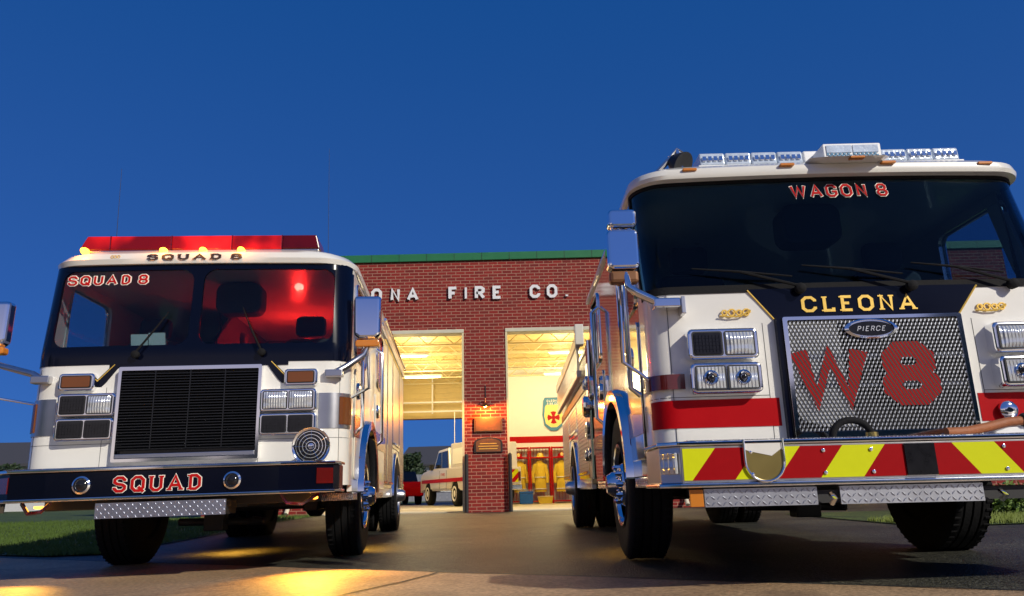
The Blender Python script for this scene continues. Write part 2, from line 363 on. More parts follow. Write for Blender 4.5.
# concrete sidewalk: everything on the street side of the diagonal edge line
def edge_y(x): return 4.92+(x-.196)*-.632
xs = [-14+.5*i for i in range(60)]
vs = []; fs = []; rows = 8
for x in xs:
    for j in range(rows+1):
        y = edge_y(x)-.25*0-(j/rows)*9; vs.append((x+.03*sin(7*x), y, g(x, y)+.006))
for i in range(len(xs)-1):
    for j in range(rows): a = i*(rows+1)+j; fs.append((a, a+1, a+rows+2, a+rows+1))
o = MB().add(vs, fs).build('sidewalk', 'concrete', smooth=True); o['kind'] = 'structure'
# open expansion joints as thin dark recess strips filled with tar
def strip(name, pts, w, m, off):
    Lf, Rt, _ = ribbon(pts, w/2); vs = []
    for a, b in zip(Lf, Rt): vs += [(a.x, a.y, g(a.x, a.y)+off), (b.x, b.y, g(b.x, b.y)+off)]
    o = MB().add(vs, [(2*i, 2*i+1, 2*i+3, 2*i+2) for i in range(len(Lf)-1)]).build(name, m); o['kind'] = 'structure'; return o
jp = []
for i in range(14):
    t = i/13; jp.append((-.54-.9*t+.03*sin(9*t)+random.uniform(-.008, .008), 5.4-2.4*t))
strip('sidewalk_joint', jp, .022, 'dark', .010)
strip('sidewalk_joint', [(x, edge_y(x)+.012*sin(5*x)+random.uniform(-.006, .006)) for x in [-9+.25*i for i in range(60)]], .025, 'dark', .010)
random.seed(31)
for (x0, y0, x1, y1) in ((-1.2, 7.4, 1.0, 6.2), (.2, 9.5, -.9, 14.5), (-.6, 10.2, .7, 11.0), (3.2, 4.2, 4.6, 6.5), (-4.4, 9.2, -1.5, 8.4)):
    strip('pavement_crack', [(x0+(x1-x0)*k/16+random.uniform(-.05, .05), y0+(y1-y0)*k/16+random.uniform(-.05, .05)) for k in range(17)], .012, 'dark', .004)
# lawn at the left
lw = sheet('lawn', ([-60, -30, -16, -12, -9, -7, -6, -5.2, -4.6], [9.2, 9.6, 10, 11, 12, 14, 17, 21, 28, 40, 70]), 'lawn', .012)
for v in lw.data.vertices:
    if v.co.y < 9.3: v.co.y = max(edge_y(v.co.x)+.2, 8.6) if v.co.x > -9 else 10.5
def grass_patch(name, pts, m, label):
    b = MB()
    for (x, y, h) in pts:
        a = random.uniform(0, pi); w = .006+.004*random.random(); l = random.uniform(-.6, .6)*h; dx, dy = cos(a)*w, sin(a)*w; z = g(x, y)+.012
        b.add([(x-dx, y-dy, z), (x+dx, y+dy, z), (x+l*.4+dx*.7, y+l*.3, z+h*.6), (x+l*.4-dx*.7, y+l*.3, z+h*.6), (x+l, y+l*.7, z+h)], [(0, 1, 2, 3), (3, 2, 4)])
    o = b.build(name, m); tag(o, label, 'grass', kind='stuff'); return o
gp = []
while len(gp) < 22000:
    x = random.uniform(-13, -4.62); y = 8.6+9*random.random()**1.6
    if y < edge_y(x)+.22: continue
    gp.append((x, y, random.uniform(.03, .075)))
grass_patch('grass', gp, 'grass', 'short lit lawn grass beside the left fire engine')
# verge at the right
rl = sheet('verge', ([4.3, 4.7, 5, 5.5, 6, 7, 8, 9, 10, 12, 18], [8.1, 8.5, 9, 9.5, 10, 11, 12.5]), 'lawn', .012)
gp = [(random.uniform(4.32, 10), random.uniform(8.15, 9.6), random.uniform(.03, .08)) for _ in range(9000)]
grass_patch('verge_grass', gp, 'vgrass', 'bright strip of grass in front of the leafy hedge')
def leafball(b, c, r, n, s=.05, squash=1):
    for _ in range(n):
        d = Vector((random.gauss(0, 1), random.gauss(0, 1), random.gauss(0, 1))).normalized()*(random.random()**.4)
        p = Vector(c)+Vector((d.x*r, d.y*r, d.z*r*squash)); a = Vector((random.gauss(0, 1), random.gauss(0, 1), random.gauss(0, 1))).normalized(); q = a.orthogonal().normalized(); t = a.cross(q)
        k = s*random.uniform(.6, 1.3)
        b.add([p-q*k, p-t*k*.5, p+q*k, p+t*k*.5+a*k*.15], [(0, 1, 2, 3)])
for i, (cx, cy, sz, lab) in enumerate([(5.7, 9.8, .3, 'low leafy shrub nearest the tyre of the right engine'), (6.35, 9.7, .33, 'leafy shrub at the right edge beyond the bumper'), (7.1, 9.9, .36, 'leafy shrub outside the right edge of the verge')]):
    t = thing('shrub', (cx, cy, g(cx, cy)+.01), lab, 'shrub', 'shrubs along the verge')
    b = MB()
    for k in range(7): leafball(b, (random.uniform(-.3, .3), random.uniform(-.2, .2), random.uniform(.12, sz*.75)), .22, 190, .045, .8)
    b.build('foliage', 'leaf', t)
    b = MB()
    for k in range(4): b.tube([(0, 0, 0), (random.uniform(-.15, .15), random.uniform(-.1, .1), .25)], [.014, .006], 5)
    b.build('stem', 'bark', t)

vs = []; fs = []; n = 120
for i in range(n+1):
    a = pi+pi*i/n; R_ = 130+20*sin(3*a)
    h = 16+8*sin(5*a+1)+4*sin(17*a)+2.5*sin(43*a)+random.uniform(-1.2, 1.2)
    for q, (dr, z) in enumerate(((-25, -1), (-12, h*.5), (0, h), (30, h*.8))): vs.append(((R_+dr)*cos(a), (R_+dr)*sin(a), z))
for i in range(n):
    for q in range(3): a = i*4+q; fs.append((a, a+1, a+5, a+4))
o = MB().add(vs, fs).build('reflection_ridge', 'fol'); o['kind'] = 'structure'  # unseen dark ridge behind the camera, added for contrast in chrome reflections
# ---------------------------------------------------------------- far background
def house(x, y, rot, w, d, h, rh, lab, cat='house', wm='cladding'):
    t = thing('house', (x, y, 0), lab, cat, rot=(0, 0, rot))
    b = MB().box(-w/2, w/2, 0, d, -.3, h); b.prism([(0, h), (d, h), (d/2, h+rh)], -w/2+.02, w/2-.02, 'x'); b.build('wall', wm, t)
    r = MB()
    for sgn in (0, 1):
        y0, y1 = (-.4, d/2) if sgn == 0 else (d+.4, d/2); z0, z1 = h-.15, h+rh+.02
        r.prism([(y0, z0), (y1, z1), (y1, z1+.15), (y0, z0+.15)], -w/2-.4, w/2+.4, 'x')
    r.build('roof', 'shingle', t)
    for k in (-.28, .02, .3):
        f = box(w*k-.6, w*k+.6, -.06, .05, h*.42, h*.8).build('window', 'lintel', t)
        box(w*k-.5, w*k+.5, -.08, -.062, h*.45, h*.77).build('pane', 'glassd', f)
    return t
def tree(x, y, h, r, lab, dense=5000, s=.16):
    t = thing('tree', (x, y, 0), lab, 'tree', 'trees behind the station')
    b = MB().tube([(0, 0, -.2), (.1, 0, h*.35), (0, .1, h*.75)], [.18, .13, .05], 7)
    for k in range(6): a = k*1.05; b.tube([(.05, 0, h*.3+k*.12), (cos(a)*r*.6, sin(a)*r*.6, h*.6+k*.1)], [.07, .02], 5)
    b.build('trunk', 'bark', t)
    c = MB()
    for k in range(26):
        a = random.uniform(0, 2*pi); q = random.random()**.6*r*.8; z = h*random.uniform(.3, .92); q *= 1.1-abs(z/h-.55)
        leafball(c, (cos(a)*q, sin(a)*q, z), r*.33, dense//26, s, .75)
    c.build('crown', 'fol', t)
house(-27.5, 42, .1, 9, 8, 2.6, 1.3, 'low grey house at the far left behind the lawn')
tree(-24.3, 36, 2.3, 1.0, 'small rounded dark tree at the far left beside the grey house', 3500, .1)
tree(-26.8, 34, 1.9, .9, 'dark bushy tree at the far left in front of the grey house', 3500, .1)
house(-5.2, 62, -.1, 8.5, 8, 2.8, 1.5, 'dark pitched roof house seen through the left bay opening')
house(-15.5, 66, .1, 8, 8, 2.9, 1.6, 'second dark house left of the one seen through the bay')
tree(-7.4, 55, 3.7, 1.3, 'dark tree seen through the bay left of the house', 4000, .16)
tree(-3.4, 54, 4.0, 1.1, 'dark tree seen through the bay above the white pickup', 4000, .16)
f = thing('fence', (0, 44, 0), 'grey board fence seen through the left bay behind the pickup', 'fence')
b = MB()
for i in range(60): b.box(-22+i*.4, -22+i*.4+.385, -.02, .02, 0, 1.55)
b.build('board', 'fence', f)
b = MB().box(-22, 2, .021, .07, 1.2, 1.3); b.box(-22, 2, .021, .07, .3, .4); b.build('rail', 'fence', f)

# ---------------------------------------------------------------- fire station
ST = thing('fire_station', (0, 18, 0), 'brick fire station with green roof edge and two open lit bays', 'fire station')
XL, XR, ZT = -7.4, 12.5, 6.2
bays = [(-4.9, -1.22, 4.42), (-.19, 3.5, 4.42), (4.5, 8.2, 4.42)]
outer = [(XL, 0)]
for a, b_, h in bays: outer += [(a, 0), (a, h), (b_, h), (b_, 0)]
outer += [(XR, 0), (XR, ZT), (XL, ZT)]
fw = MB()
xs_ = [XL]+[v for a, b_, h in bays for v in (a, b_)]+[XR]
for i in range(0, len(xs_), 2): fw.box(xs_[i], xs_[i+1], 0, .35, -.05, 4.42)
fw.box(XL, XR, 0, .35, 4.42, ZT)
fw.box(XL, XL+.3, .35, 12, -.05, ZT); fw.box(XR-.3, XR, .35, 12, -.05, ZT)
fw.box(XL+.3, -5.6, 11.7, 12, -.05, ZT); fw.box(-.95, XR-.3, 11.7, 12, -.05, ZT); fw.box(-5.6, -.95, 11.7, 12, 3.35, ZT)
fw.build('brick_wall', 'brick', ST)
box(XL-.05, XR+.05, -.06, .4, ZT, ZT+.2).build('roof_edge', 'green', ST, .01)
box(XL, XR, .4, 12, ZT-.3, ZT-.05).build('roof', 'shingle', ST)
box(XL+.3, XR-.3, .36, 11.7, -.1, .06).build('floor_slab', 'floor', ST)
for a, b_, h in bays:
    l = box(a, b_, -.03, .36, h-.09, h).build('lintel', 'lintel', ST, .006)
    for xx in (a, b_-.05): box(xx, xx+.05, -.02, .3, .06, h-.095).build('door_jamb', 'joist', ST)
# corrugated deck ceiling, ribs running across the bays
c = MB(); pr = []
y = .36
while y < 11.6: pr += [(y, 4.98), (y+.09, 4.98), (y+.11, 5.03), (y+.19, 5.03)]; y += .21
vs = []
for yy, zz in pr: vs += [(XL+.3, yy, zz), (XR-.3, yy, zz)]
c.add(vs, [(2*i, 2*i+1, 2*i+3, 2*i+2) for i in range(len(pr)-1)]); c.build('ceiling_deck', 'deck', ST)
for k in range(7):
    y = 1.3+k*1.55; j = MB(); j.box(XL+.3, 8.4, y-.03, y+.03, 4.93, 4.97); j.box(XL+.3, 8.4, y-.03, y+.03, 4.58, 4.62)
    x = XL+.4; up = True
    while x < 8.2: j.tube([(x, y, 4.6 if up else 4.95), (x+.38, y, 4.95 if up else 4.6)], .014, 5); x += .38; up = not up
    j.build('ceiling_joist', 'joist', ST)
# back header of the left bay, clad in ribbed panel, raised door
b = MB(); zz = 3.36
while zz < 4.95: b.box(-5.6, -1.0, 11.62, 11.69, zz, zz+.17); b.box(-5.6, -1.0, 11.64, 11.69, zz+.171, zz+.199); zz += .2
b.build('rear_door_panel', 'deck', ST)
b = MB()
for zz in (3.5, 3.85): b.box(-5.5, -1.05, 10.6, 10.66, zz, zz+.06)
for xx in (-5.3, -3.2, -1.3): b.box(xx, xx+.05, 10.67, 10.72, 3.45, 4.95)
b.build('door_track', 'letter', ST)
box(-.92, -.78, 9.65, 11.65, .06, 4.97).build('partition_wall', 'wall', ST)
box(-.92, XR-.35, 9.5, 9.62, .06, 4.97).build('back_wall', 'wall', ST)
box(-.775, 4, 9.485, 9.499, 2.19, 2.42).build('wall_stripe', 'red', ST)
box(XL+.31, XL+.4, .4, 11.6, .06, 4.97).build('side_wall_lining', 'wall', ST)
def clip(poly, x0, x1):
    def cl(p, f):
        o = []
        for i in range(len(p)):
            a, b2 = p[i-1], p[i]; fa, fb = f(a), f(b2)
            if (fa >= 0) != (fb >= 0): t = fa/(fa-fb); o.append((a[0]+(b2[0]-a[0])*t, a[1]+(b2[1]-a[1])*t))
            if fb >= 0: o.append(b2)
        return o
    p = cl(poly, lambda q: q[0]-x0)
    return cl(p, lambda q: x1-q[0]) if p else p
# interior lights: fluorescent fixtures on the ceiling
for bx in (-3.1, 1.65):
    for yy in (3, 7):
        cl = thing('ceiling_light', (bx, 18+yy, 4.3), 'glowing tube light hanging in the %s bay, %s one' % ('left' if bx < 0 else 'right', 'front' if yy == 3 else 'rear'), 'ceiling light', 'tube lights in the bays')
        box(-.65, .65, -.1, .1, .03, .09).build('housing', 'letter', cl)
        for s in (-.05, .05): MB().tube([(-.6, s, .01), (.6, s, .01)], .018, 8).build('lamp_tube', 'tube', cl)
        lamp('tube_glow', 'POINT', (0, 0, -.3), 185, (1, .79, .42), cl, .3)
# light fitting aimed up at ceiling is the bounce of the floor; letters on facade
def on_wall(x, z0): return lambda a, z, off: (x+a, -off, z0+z)
def sign_word(text, x0, x1, z0, z1):
    # one mesh per letter
    tot = 0; lay = []; gap = .34; sw = .2
    for ch in text:
        if ch == ' ': tot += .9; continue
        lay.append((ch, tot)); tot += GL[ch][0]+gap+sw
    return lay, tot
H = .37
centres = {  # letter centre x, spacing measured off the photograph
 'C': -5.02, 'L': -4.5, 'E': -3.98, 'O': -3.42, 'N': -2.86, 'A': -2.4}
seq = [('C', -4.95), ('L', -4.45), ('E', -3.98), ('O', -3.4), ('N', -2.93), ('A', -2.49), ('F', -1.49), ('I', -1.157), ('R', -.815), ('E', -.38), ('C', .58), ('O', 1.01), ('.', 1.375)]
for ch, cx in seq:
    w = {'I': .08, '.': .08, 'A': .29, 'R': .27}.get(ch, .245)
    b = lettering(MB(), ch, w+.02, H, .27 if ch not in 'I.' else .22, on_wall(cx, 5.155), .05, .012)
    b.build('sign_letter', 'letter', ST)
for xx in (-5.35, 3.95, 8.6):
    MB().tube([(xx, -.07, 6.15), (xx, -.07, 5.9), (xx, -.07, .25), (xx, -.2, .1)], .05, 10).build('downspout', 'lintel', ST, smooth=True)
MB().tube([(-.7, -.012, 3.0), (-.7, -.012, 2.65)], .012, 6).build('conduit', 'dark', ST)
b = MB()
for k in range(28): b.box(XL+.35+k*.7, XL+.36+k*.7, -.064, -.0605, ZT+.005, ZT+.195)
b.build('coping_seams', 'dark', ST)
# lamp and boards on the pillar
wl = thing('wall_lamp', (-.7, 18, 2.5), 'copper gooseneck lamp glowing orange on the brick pillar', 'lamp')
MB().tube([(0, -.005, .1), (0, -.12, .2), (0, -.24, .16), (0, -.28, .06)], .012, 8).build('arm', 'copper', wl, smooth=True)
MB().lathe([(.03, .06), (.05, .04), (.14, -.04), (.145, -.05), (.13, -.045), (.04, .03)], (0, -.28, 0), 'z', 20).build('lamp_shade', 'copper', wl, smooth=True)
MB().lathe([(.01, -.05), (.035, -.04), (.035, 0), (.01, .02)], (0, -.28, 0), 'z', 12).build('bulb', 'bulb', wl, smooth=True)
lamp('bulb_glow', 'POINT', (0, -.28, -.09), 60, (1, .36, .06), wl, .04)
nb = thing('notice_board', (-.645, 17.97, 1.88), 'bronze framed notice board lit by the lamp on the brick pillar', 'notice board')
box(-.34, .34, -.02, .028, 0, .34).build('frame', 'bronze', nb, .01)
box(-.3, .3, -.03, -.021, .03, .31).build('board', 'bronze', nb)
pl = thing('plaque', (-.65, 17.97, 1.4), 'dark arched plaque below the notice board on the pillar', 'plaque')
pts = [(-.34, 0), (.34, 0), (.34, .24)]+[(.34*cos(a), .24+.12*sin(a)) for a in [pi*k/10 for k in range(1, 10)]]+[(-.34, .24)]
MB().prism(pts, -.01, .028, 'y').build('frame', 'dark', pl, .006)
MB().prism([(p[0]*.86, .02+p[1]*.86) for p in pts], -.018, -.011, 'y').build('face', 'bronze', pl)
b = MB()
for zz, w in ((.08, .22), (.14, .24), (.2, .2)): b.box(-w, w, -.022, -.0185, zz, zz+.018)
b.build('raised_text', 'gold', pl)
for xx, s in ((-1.17, 'left'), (-.14, 'right')):
    p = thing('door_guard', (xx, 17.9, .04), 'slim dark guard post at the %s foot of the brick pillar' % s, 'post', 'guard posts at the pillar')
    MB().tube([(0, 0, 0), (0, 0, 1.3)], .045, 12).build('post', 'dark', p, smooth=True)
    MB().lathe([(.046, 0), (.04, .02), (.015, .04)], (0, 0, 1.3), 'z', 12).build('cap', 'dark', p)
# department shield on the back wall
sh = thing('wall_emblem', (1.42, 27.46, 3.2), 'blue and yellow shield emblem with red cross high on the bay wall', 'emblem')
def shield(r): return [(.36*r, .5*r), (.3*r, .62*r), (-.3*r, .62*r), (-.36*r, .5*r), (-.4*r, 0), (-.34*r, -.4*r), (-.12*r, -.6*r), (.12*r, -.6*r), (.34*r, -.4*r), (.4*r, 0)]
MB().prism(shield(1), -.03, .02, 'y').build('border', 'shield', sh, .01)
MB().prism([(a, b_*.8-.07) for a, b_ in shield(.84)], -.037, -.031, 'y').build('field', 'shieldy', sh)
mc = MB()
for k in range(4):
    a = k*pi/2; pp = [(.03, .03), (.2, .11), (.23, 0), (.2, -.11), (.03, -.03)]
    mc.prism([(p[0]*cos(a)-p[1]*sin(a), -.12+p[0]*sin(a)+p[1]*cos(a)) for p in pp], -.044-.001*(k % 2), -.038, 'y')
mc.lathe([(.08, -.05), (.08, -.0395)], (0, 0, -.12), 'y', 16)
mc.build('cross', 'red', sh)
b = MB(); lettering(b, 'CLEONA', .46, .085, .2, lambda a, z, off: (a, -.031-off, .45+z), .004); lettering(b, 'FIRE CO.', .44, .085, .2, lambda a, z, off: (a, -.031-off, .34+z), .004)
b.build('lettering', 'goldedge', sh)
# turnout gear racks
def rack(x, lab):
    t = thing('gear_rack', (x, 26.9, .06), lab, 'locker', 'red gear racks in the right bay')
    b = MB()
    for xx in (-.37, .33): b.box(xx, xx+.04, 0, .04, 0, 1.95); b.box(xx, xx+.04, .45, .49, 0, 1.95)
    b.build('frame', 'red', t)
    for z in (.05, 1.55, 1.9): box(-.329, .329, .0, .49, z, z+.04).build('shelf', 'red', t)
    b = MB()
    for k in range(7): b.tube([(-.33+k*.11, .47, .1), (-.33+k*.11, .47, 1.9)], .008, 5)
    b.build('back_grid', 'red', t)
    return t
for i, x in enumerate([.1, .87, 1.64, 2.41, 3.18]):
    w = ['leftmost', 'second from left', 'third from left', 'fourth from left', 'last, behind the right engine'][i]
    rack(x, 'open red steel gear rack, %s of the row' % w)
    c = thing('turnout_coat', (x, 27.1, .45), 'yellow firefighter coat hanging in the gear rack, %s' % w, 'coat', 'coats hanging in the racks')
    h = 1.1; jw = random.uniform(-.03, .03)
    b = MB(); rings = [(0, .2, .1), (.3, .19, .11), (.65, .17, .1), (.95, .2, .09), (1.03, .12, .07), (1.08, .06, .05)]; vs = []; n = 18
    for z, rx, ry in rings:
        for k in range(n):
            a = 2*pi*k/n; q = 1+.1*sin(5*a+z*4+i); vs.append((rx*cos(a)*q+jw, ry*sin(a)*q, z))
    fs = [(r*n+k, r*n+(k+1) % n, (r+1)*n+(k+1) % n, (r+1)*n+k) for r in range(len(rings)-1) for k in range(n)]
    b.add(vs, fs+[tuple(range(n))]); b.build('coat_body', 'coat', c, smooth=True)
    for s in (-1, 1): MB().tube([(s*.17+jw, 0, .95), (s*.26+jw, -.03, .6), (s*.25+jw, -.05, .3)], [.07, .065, .055], 8).build('sleeve', 'coat', c, smooth=True)
    for z in (.1, .5): MB().tube([(.2*1.09*cos(a)+jw, .118*cos(0)*sin(a)*1.06, z) for a in [2*pi*k/20 for k in range(20)]], .018, 4, closed=True).build('reflective_band', 'silver', c)
    hh = thing('fire_helmet', (x, 27.1, 1.65), 'red fire helmet on top shelf of the gear rack, %s' % w, 'helmet', 'helmets on the racks')
    MB().lathe([(.19, 0), (.18, .015), (.13, .03), (.12, .09), (.07, .15), (.01, .17)], (0, 0, 0), 'z', 20).build('shell', ['red', 'coat', 'red', 'red', 'coat'][i], hh, smooth=True)
    MB().prism([(-.04, .03), (.04, .03), (.05, .12), (0, .15), (-.05, .12)], -.14, -.125, 'y').build('front_shield', 'shieldy', hh)
ck = thing('cooler', (.33, 26.3, .06), 'blue plastic cooler on the bay floor before the racks', 'cooler')
box(-.23, .23, 0, .32, 0, .34).build('body', 'blue', ck, .02); box(-.24, .24, -.01, .33, .343, .42).build('lid', 'blue', ck, .015)
MB().tube([(-.245, .16, .3), (-.28, .16, .36), (-.28, .16, .46), (.28, .16, .46), (.28, .16, .36), (.245, .16, .3)], .01, 6).build('handle', 'letter', ck)
ck = thing('storage_bin', (.98, 26.2, .06), 'yellow storage bin on the floor right of the blue cooler', 'bin')
MB().prism([(-.22, 0), (.22, 0), (.26, .22), (-.26, .22)], 0, .3, 'y').build('body', 'coat', ck, .01); box(-.275, .275, -.02, .32, .222, .25).build('rim', 'joist', ck, .005)
# pendant weight of left door opener
pc = thing('pull_cord', (-3.75, 20.2, 2.9), 'white pull cord with ball hanging in the left bay', 'cord')
MB().tube([(0, 0, 2.0), (0, 0, 0)], .008, 6).build('cord', 'letter', pc); MB().lathe([(.005, -.09), (.05, -.05), (.05, -.02), (.01, .02)], (0, 0, 0), 'z', 12).build('ball', 'letter', pc, smooth=True)

# ---------------------------------------------------------------- wheels
def wheel_at(parent, x, y, r, w, side, rimmat='chrome', dual=False):
    """side -1: outer face looks to -x. Part wheel > tyre mesh itself, rim, lug nuts"""
    e = MB(); t = w/2
    prof = [(r*.56, -t*.8), (r*.6, -t*.95), (r*.8, -t), (r*.93, -t*.97), (r*.985, -t*.85)]
    gr = 4
    for k in range(gr):
        a = -t*.8+k*(1.6*t/gr); bq = a+1.6*t/gr
        prof += [(r, a+.003), (r, bq-.012), (r*.972, bq-.010), (r*.972, bq-.001)]
    prof += [(r, t*.81), (r*.985, t*.85), (r*.93, t*.97), (r*.8, t), (r*.6, t*.95), (r*.56, t*.8)]
    e.lathe(prof, (x, y, r), 'x', 48)
    # tread blocks
    for k in range(56):
        a = 2*pi*k/56
        for q in (-.7, .7): 
            c, s_ = cos(a), sin(a); rr = r*1.002
            e.add([(x+q*t-.02, y+rr*c-.012*s_, r+rr*s_+.012*c), (x+q*t+.02, y+rr*c-.012*s_, r+rr*s_+.012*c), (x+q*t+.02, y+rr*c+.012*s_, r+rr*s_-.012*c), (x+q*t-.02, y+rr*c+.012*s_, r+rr*s_-.012*c),
                   (x+q*t-.02, y+(rr+.003)*c-.008*s_, r+(rr+.003)*s_+.008*c), (x+q*t+.02, y+(rr+.003)*c-.008*s_, r+(rr+.003)*s_+.008*c), (x+q*t+.02, y+(rr+.003)*c+.008*s_, r+(rr+.003)*s_-.008*c), (x+q*t-.02, y+(rr+.003)*c+.008*s_, r+(rr+.003)*s_-.008*c)],
                  [(0, 1, 2, 3), (4, 7, 6, 5), (0, 4, 5, 1), (1, 5, 6, 2), (2, 6, 7, 3), (3, 7, 4, 0)])
    T = e.build('wheel', 'rub', parent, smooth=True)
    d = side; o = x+d*t
    rp = [(r*.57, -d*.03), (r*.565, d*.005), (r*.52, d*.0), (r*.5, -d*.07), (r*.46, -d*.09), (r*.3, -d*.03 if not dual else -d*.14), (r*.27, d*.0 if not dual else -d*.15), (r*.18, d*.02), (r*.17, d*.06), (r*.12, d*.1), (.01, d*.105)]
    MB().lathe(rp, (o, y, r), 'x', 36).build('rim', rimmat, T, smooth=True)
    n = MB()
    for k in range(10):
        a = 2*pi*k/10; n.lathe([(.022, -d*.05), (.022, d*.025), (.012, d*.045)], (o-(d*.0 if not dual else d*.12), y+cos(a)*r*.24, r+sin(a)*r*.24), 'x', 8)
    for k in range(8):
        a = 2*pi*k/8+.2; n.lathe([(.032, -d*.1), (.032, -d*.052)], (o, y+cos(a)*r*.385, r+sin(a)*r*.385), 'x', 10, 1)
    n.build('lug_nuts', ['chrome', 'dark'], T, smooth=True)
    return T

# ---------------------------------------------------------------- fire engines
class Skin:
    """cab skin: a plan section swept up; s = metres along the section from the middle of the nose"""
    def __init__(s, prof): s.prof = prof
    def pt(s, u, z, off=0):
        v0, W, r, bow = s.prof(z); sg = 1 if u >= 0 else -1; a = abs(u); flat = W-r; arc = pi/2*r
        if a <= flat: x, y, nx, ny = a, v0, 0, -1
        elif a <= flat+arc: t = (a-flat)/r; x, y, nx, ny = flat+r*sin(t), v0+r-r*cos(t), sin(t), -cos(t)
        else: x, y, nx, ny = W, v0+r+(a-flat-arc), 1, 0
        y += bow*(x/W)**2 if a <= flat+arc else bow
        return (sg*(x+nx*off), y+ny*off, z)
    def patch(s, mb, u0, u1, z0, z1, off=.0, th=.012, nu=24, nz=6, mi=0, lo=None, hi=None):
        vs = []; fs = []
        for o_ in (off, off-th):
            for j in range(nz+1):
                for i in range(nu+1):
                    u = u0+(u1-u0)*i/nu; a = lo(u) if lo else z0; b = hi(u) if hi else z1
                    vs.append(s.pt(u, a+(b-a)*j/nz, o_))
        n = nu+1; q = n*(nz+1)
        for j in range(nz):
            for i in range(nu): a = j*n+i; fs += [(a, a+1, a+n+1, a+n), (q+a, q+a+n, q+a+n+1, q+a+1)]
        for i in range(nu): a = i; fs.append((a, q+a, q+a+1, a+1)); a = nz*n+i; fs.append((a, a+1, q+a+1, q+a))
        for j in range(nz): a = j*n; fs.append((a, a+n, q+a+n, q+a)); a = j*n+nu; fs.append((a, q+a, q+a+n, a+n))
        return mb.add(vs, fs, mi)
    def text(s, mb, text, u, z, w, h, sw, off, th=.003, **k):
        return lettering(mb, text, w, h, sw, lambda a, zz, o_: s.pt(u+a, z+zz, off+o_), th, 0, **k)

def rrect(x0, x1, z0, z1, r, n=5):
    p = []
    for cx, cz, a0 in ((x1-r, z1-r, 0), (x0+r, z1-r, pi/2), (x0+r, z0+r, pi), (x1-r, z0+r, 1.5*pi)):
        for k in range(n+1): a = a0+pi/2*k/n; p.append((cx+r*cos(a), cz+r*sin(a)))
    return p
def bezel(parent, x0, x1, z0, z1, lenses, depth=.07, y=0):
    """chrome rounded rectangular lamp housing on the cab face with its lamps"""
    f = MB().prism(rrect(x0, x1, z0, z1, .03), y-depth, y+.03, 'y')
    B = f.build('lamp_bezel', 'chrome', parent, .014, seg=3)
    n = len(lenses); w = (x1-x0-.036)/n
    for k, kind in enumerate(lenses):
        a = x0+.018+k*w+.004; b_ = a+w-.008
        MB().prism(rrect(a, b_, z0+.018, z1-.018, .015), y-depth-.004, y-depth+.01, 'y').build('lamp_frame', 'dark', B)
        q = MB().prism(rrect(a+.009, b_-.009, z0+.026, z1-.026, .012), y-depth-.008, y-depth-.0045, 'y')
        if kind in ('clear', 'head'):
            q = MB(); nn = 8; ax0, ax1, az0, az1 = a+.009, b_-.009, z0+.026, z1-.026
            vs = [(ax0+(ax1-ax0)*i/nn, y-depth-.005-.014*(1-(2*i/nn-1)**4)*(1-(2*j/nn-1)**4)*(1 if kind == 'clear' else .1), az0+(az1-az0)*j/nn) for j in range(nn+1) for i in range(nn+1)]
            q.add(vs, [(j*(nn+1)+i, j*(nn+1)+i+1, (j+1)*(nn+1)+i+1, (j+1)*(nn+1)+i) for j in range(nn) for i in range(nn)])
        o = q.build('lens', {'clear': 'lamp', 'dark': 'lampdark', 'amber': 'amberdark', 'head': 'lamp'}[kind], B, 0 if kind in ('clear', 'head') else .002, smooth=kind in ('clear', 'head'))
        if kind == 'head':
            c = ((a+b_)/2, y-depth-.0085, (z0+z1)/2); r = (z1-z0)/2-.045
            MB().lathe([(r, 0), (r, -.006), (r*.8, -.012), (r*.4, .0), (.003, .001)], c, 'y', 24).build('reflector', 'chrome', B, smooth=True)
            MB().lathe([(r*.35, 0), (r*.3, -.016), (.003, -.02)], c, 'y', 16).build('bulb_shield', 'lampdark', B, smooth=True)
        if kind == 'dark':
            gsl = MB(); nn = 9
            for i in range(1, nn): xx = a+(b_-a)*i/nn; gsl.box(xx-.0015, xx+.0015, y-depth-.012, y-depth-.0085, z0+.04, z1-.04)
            for i in range(1, 5): zz = z0+.035+(z1-z0-.07)*i/5; gsl.box(a+.012, b_-.012, y-depth-.0125, y-depth-.012, zz-.001, zz+.001)
            gsl.build('lens_ribs', 'lampdark', B)
    return B

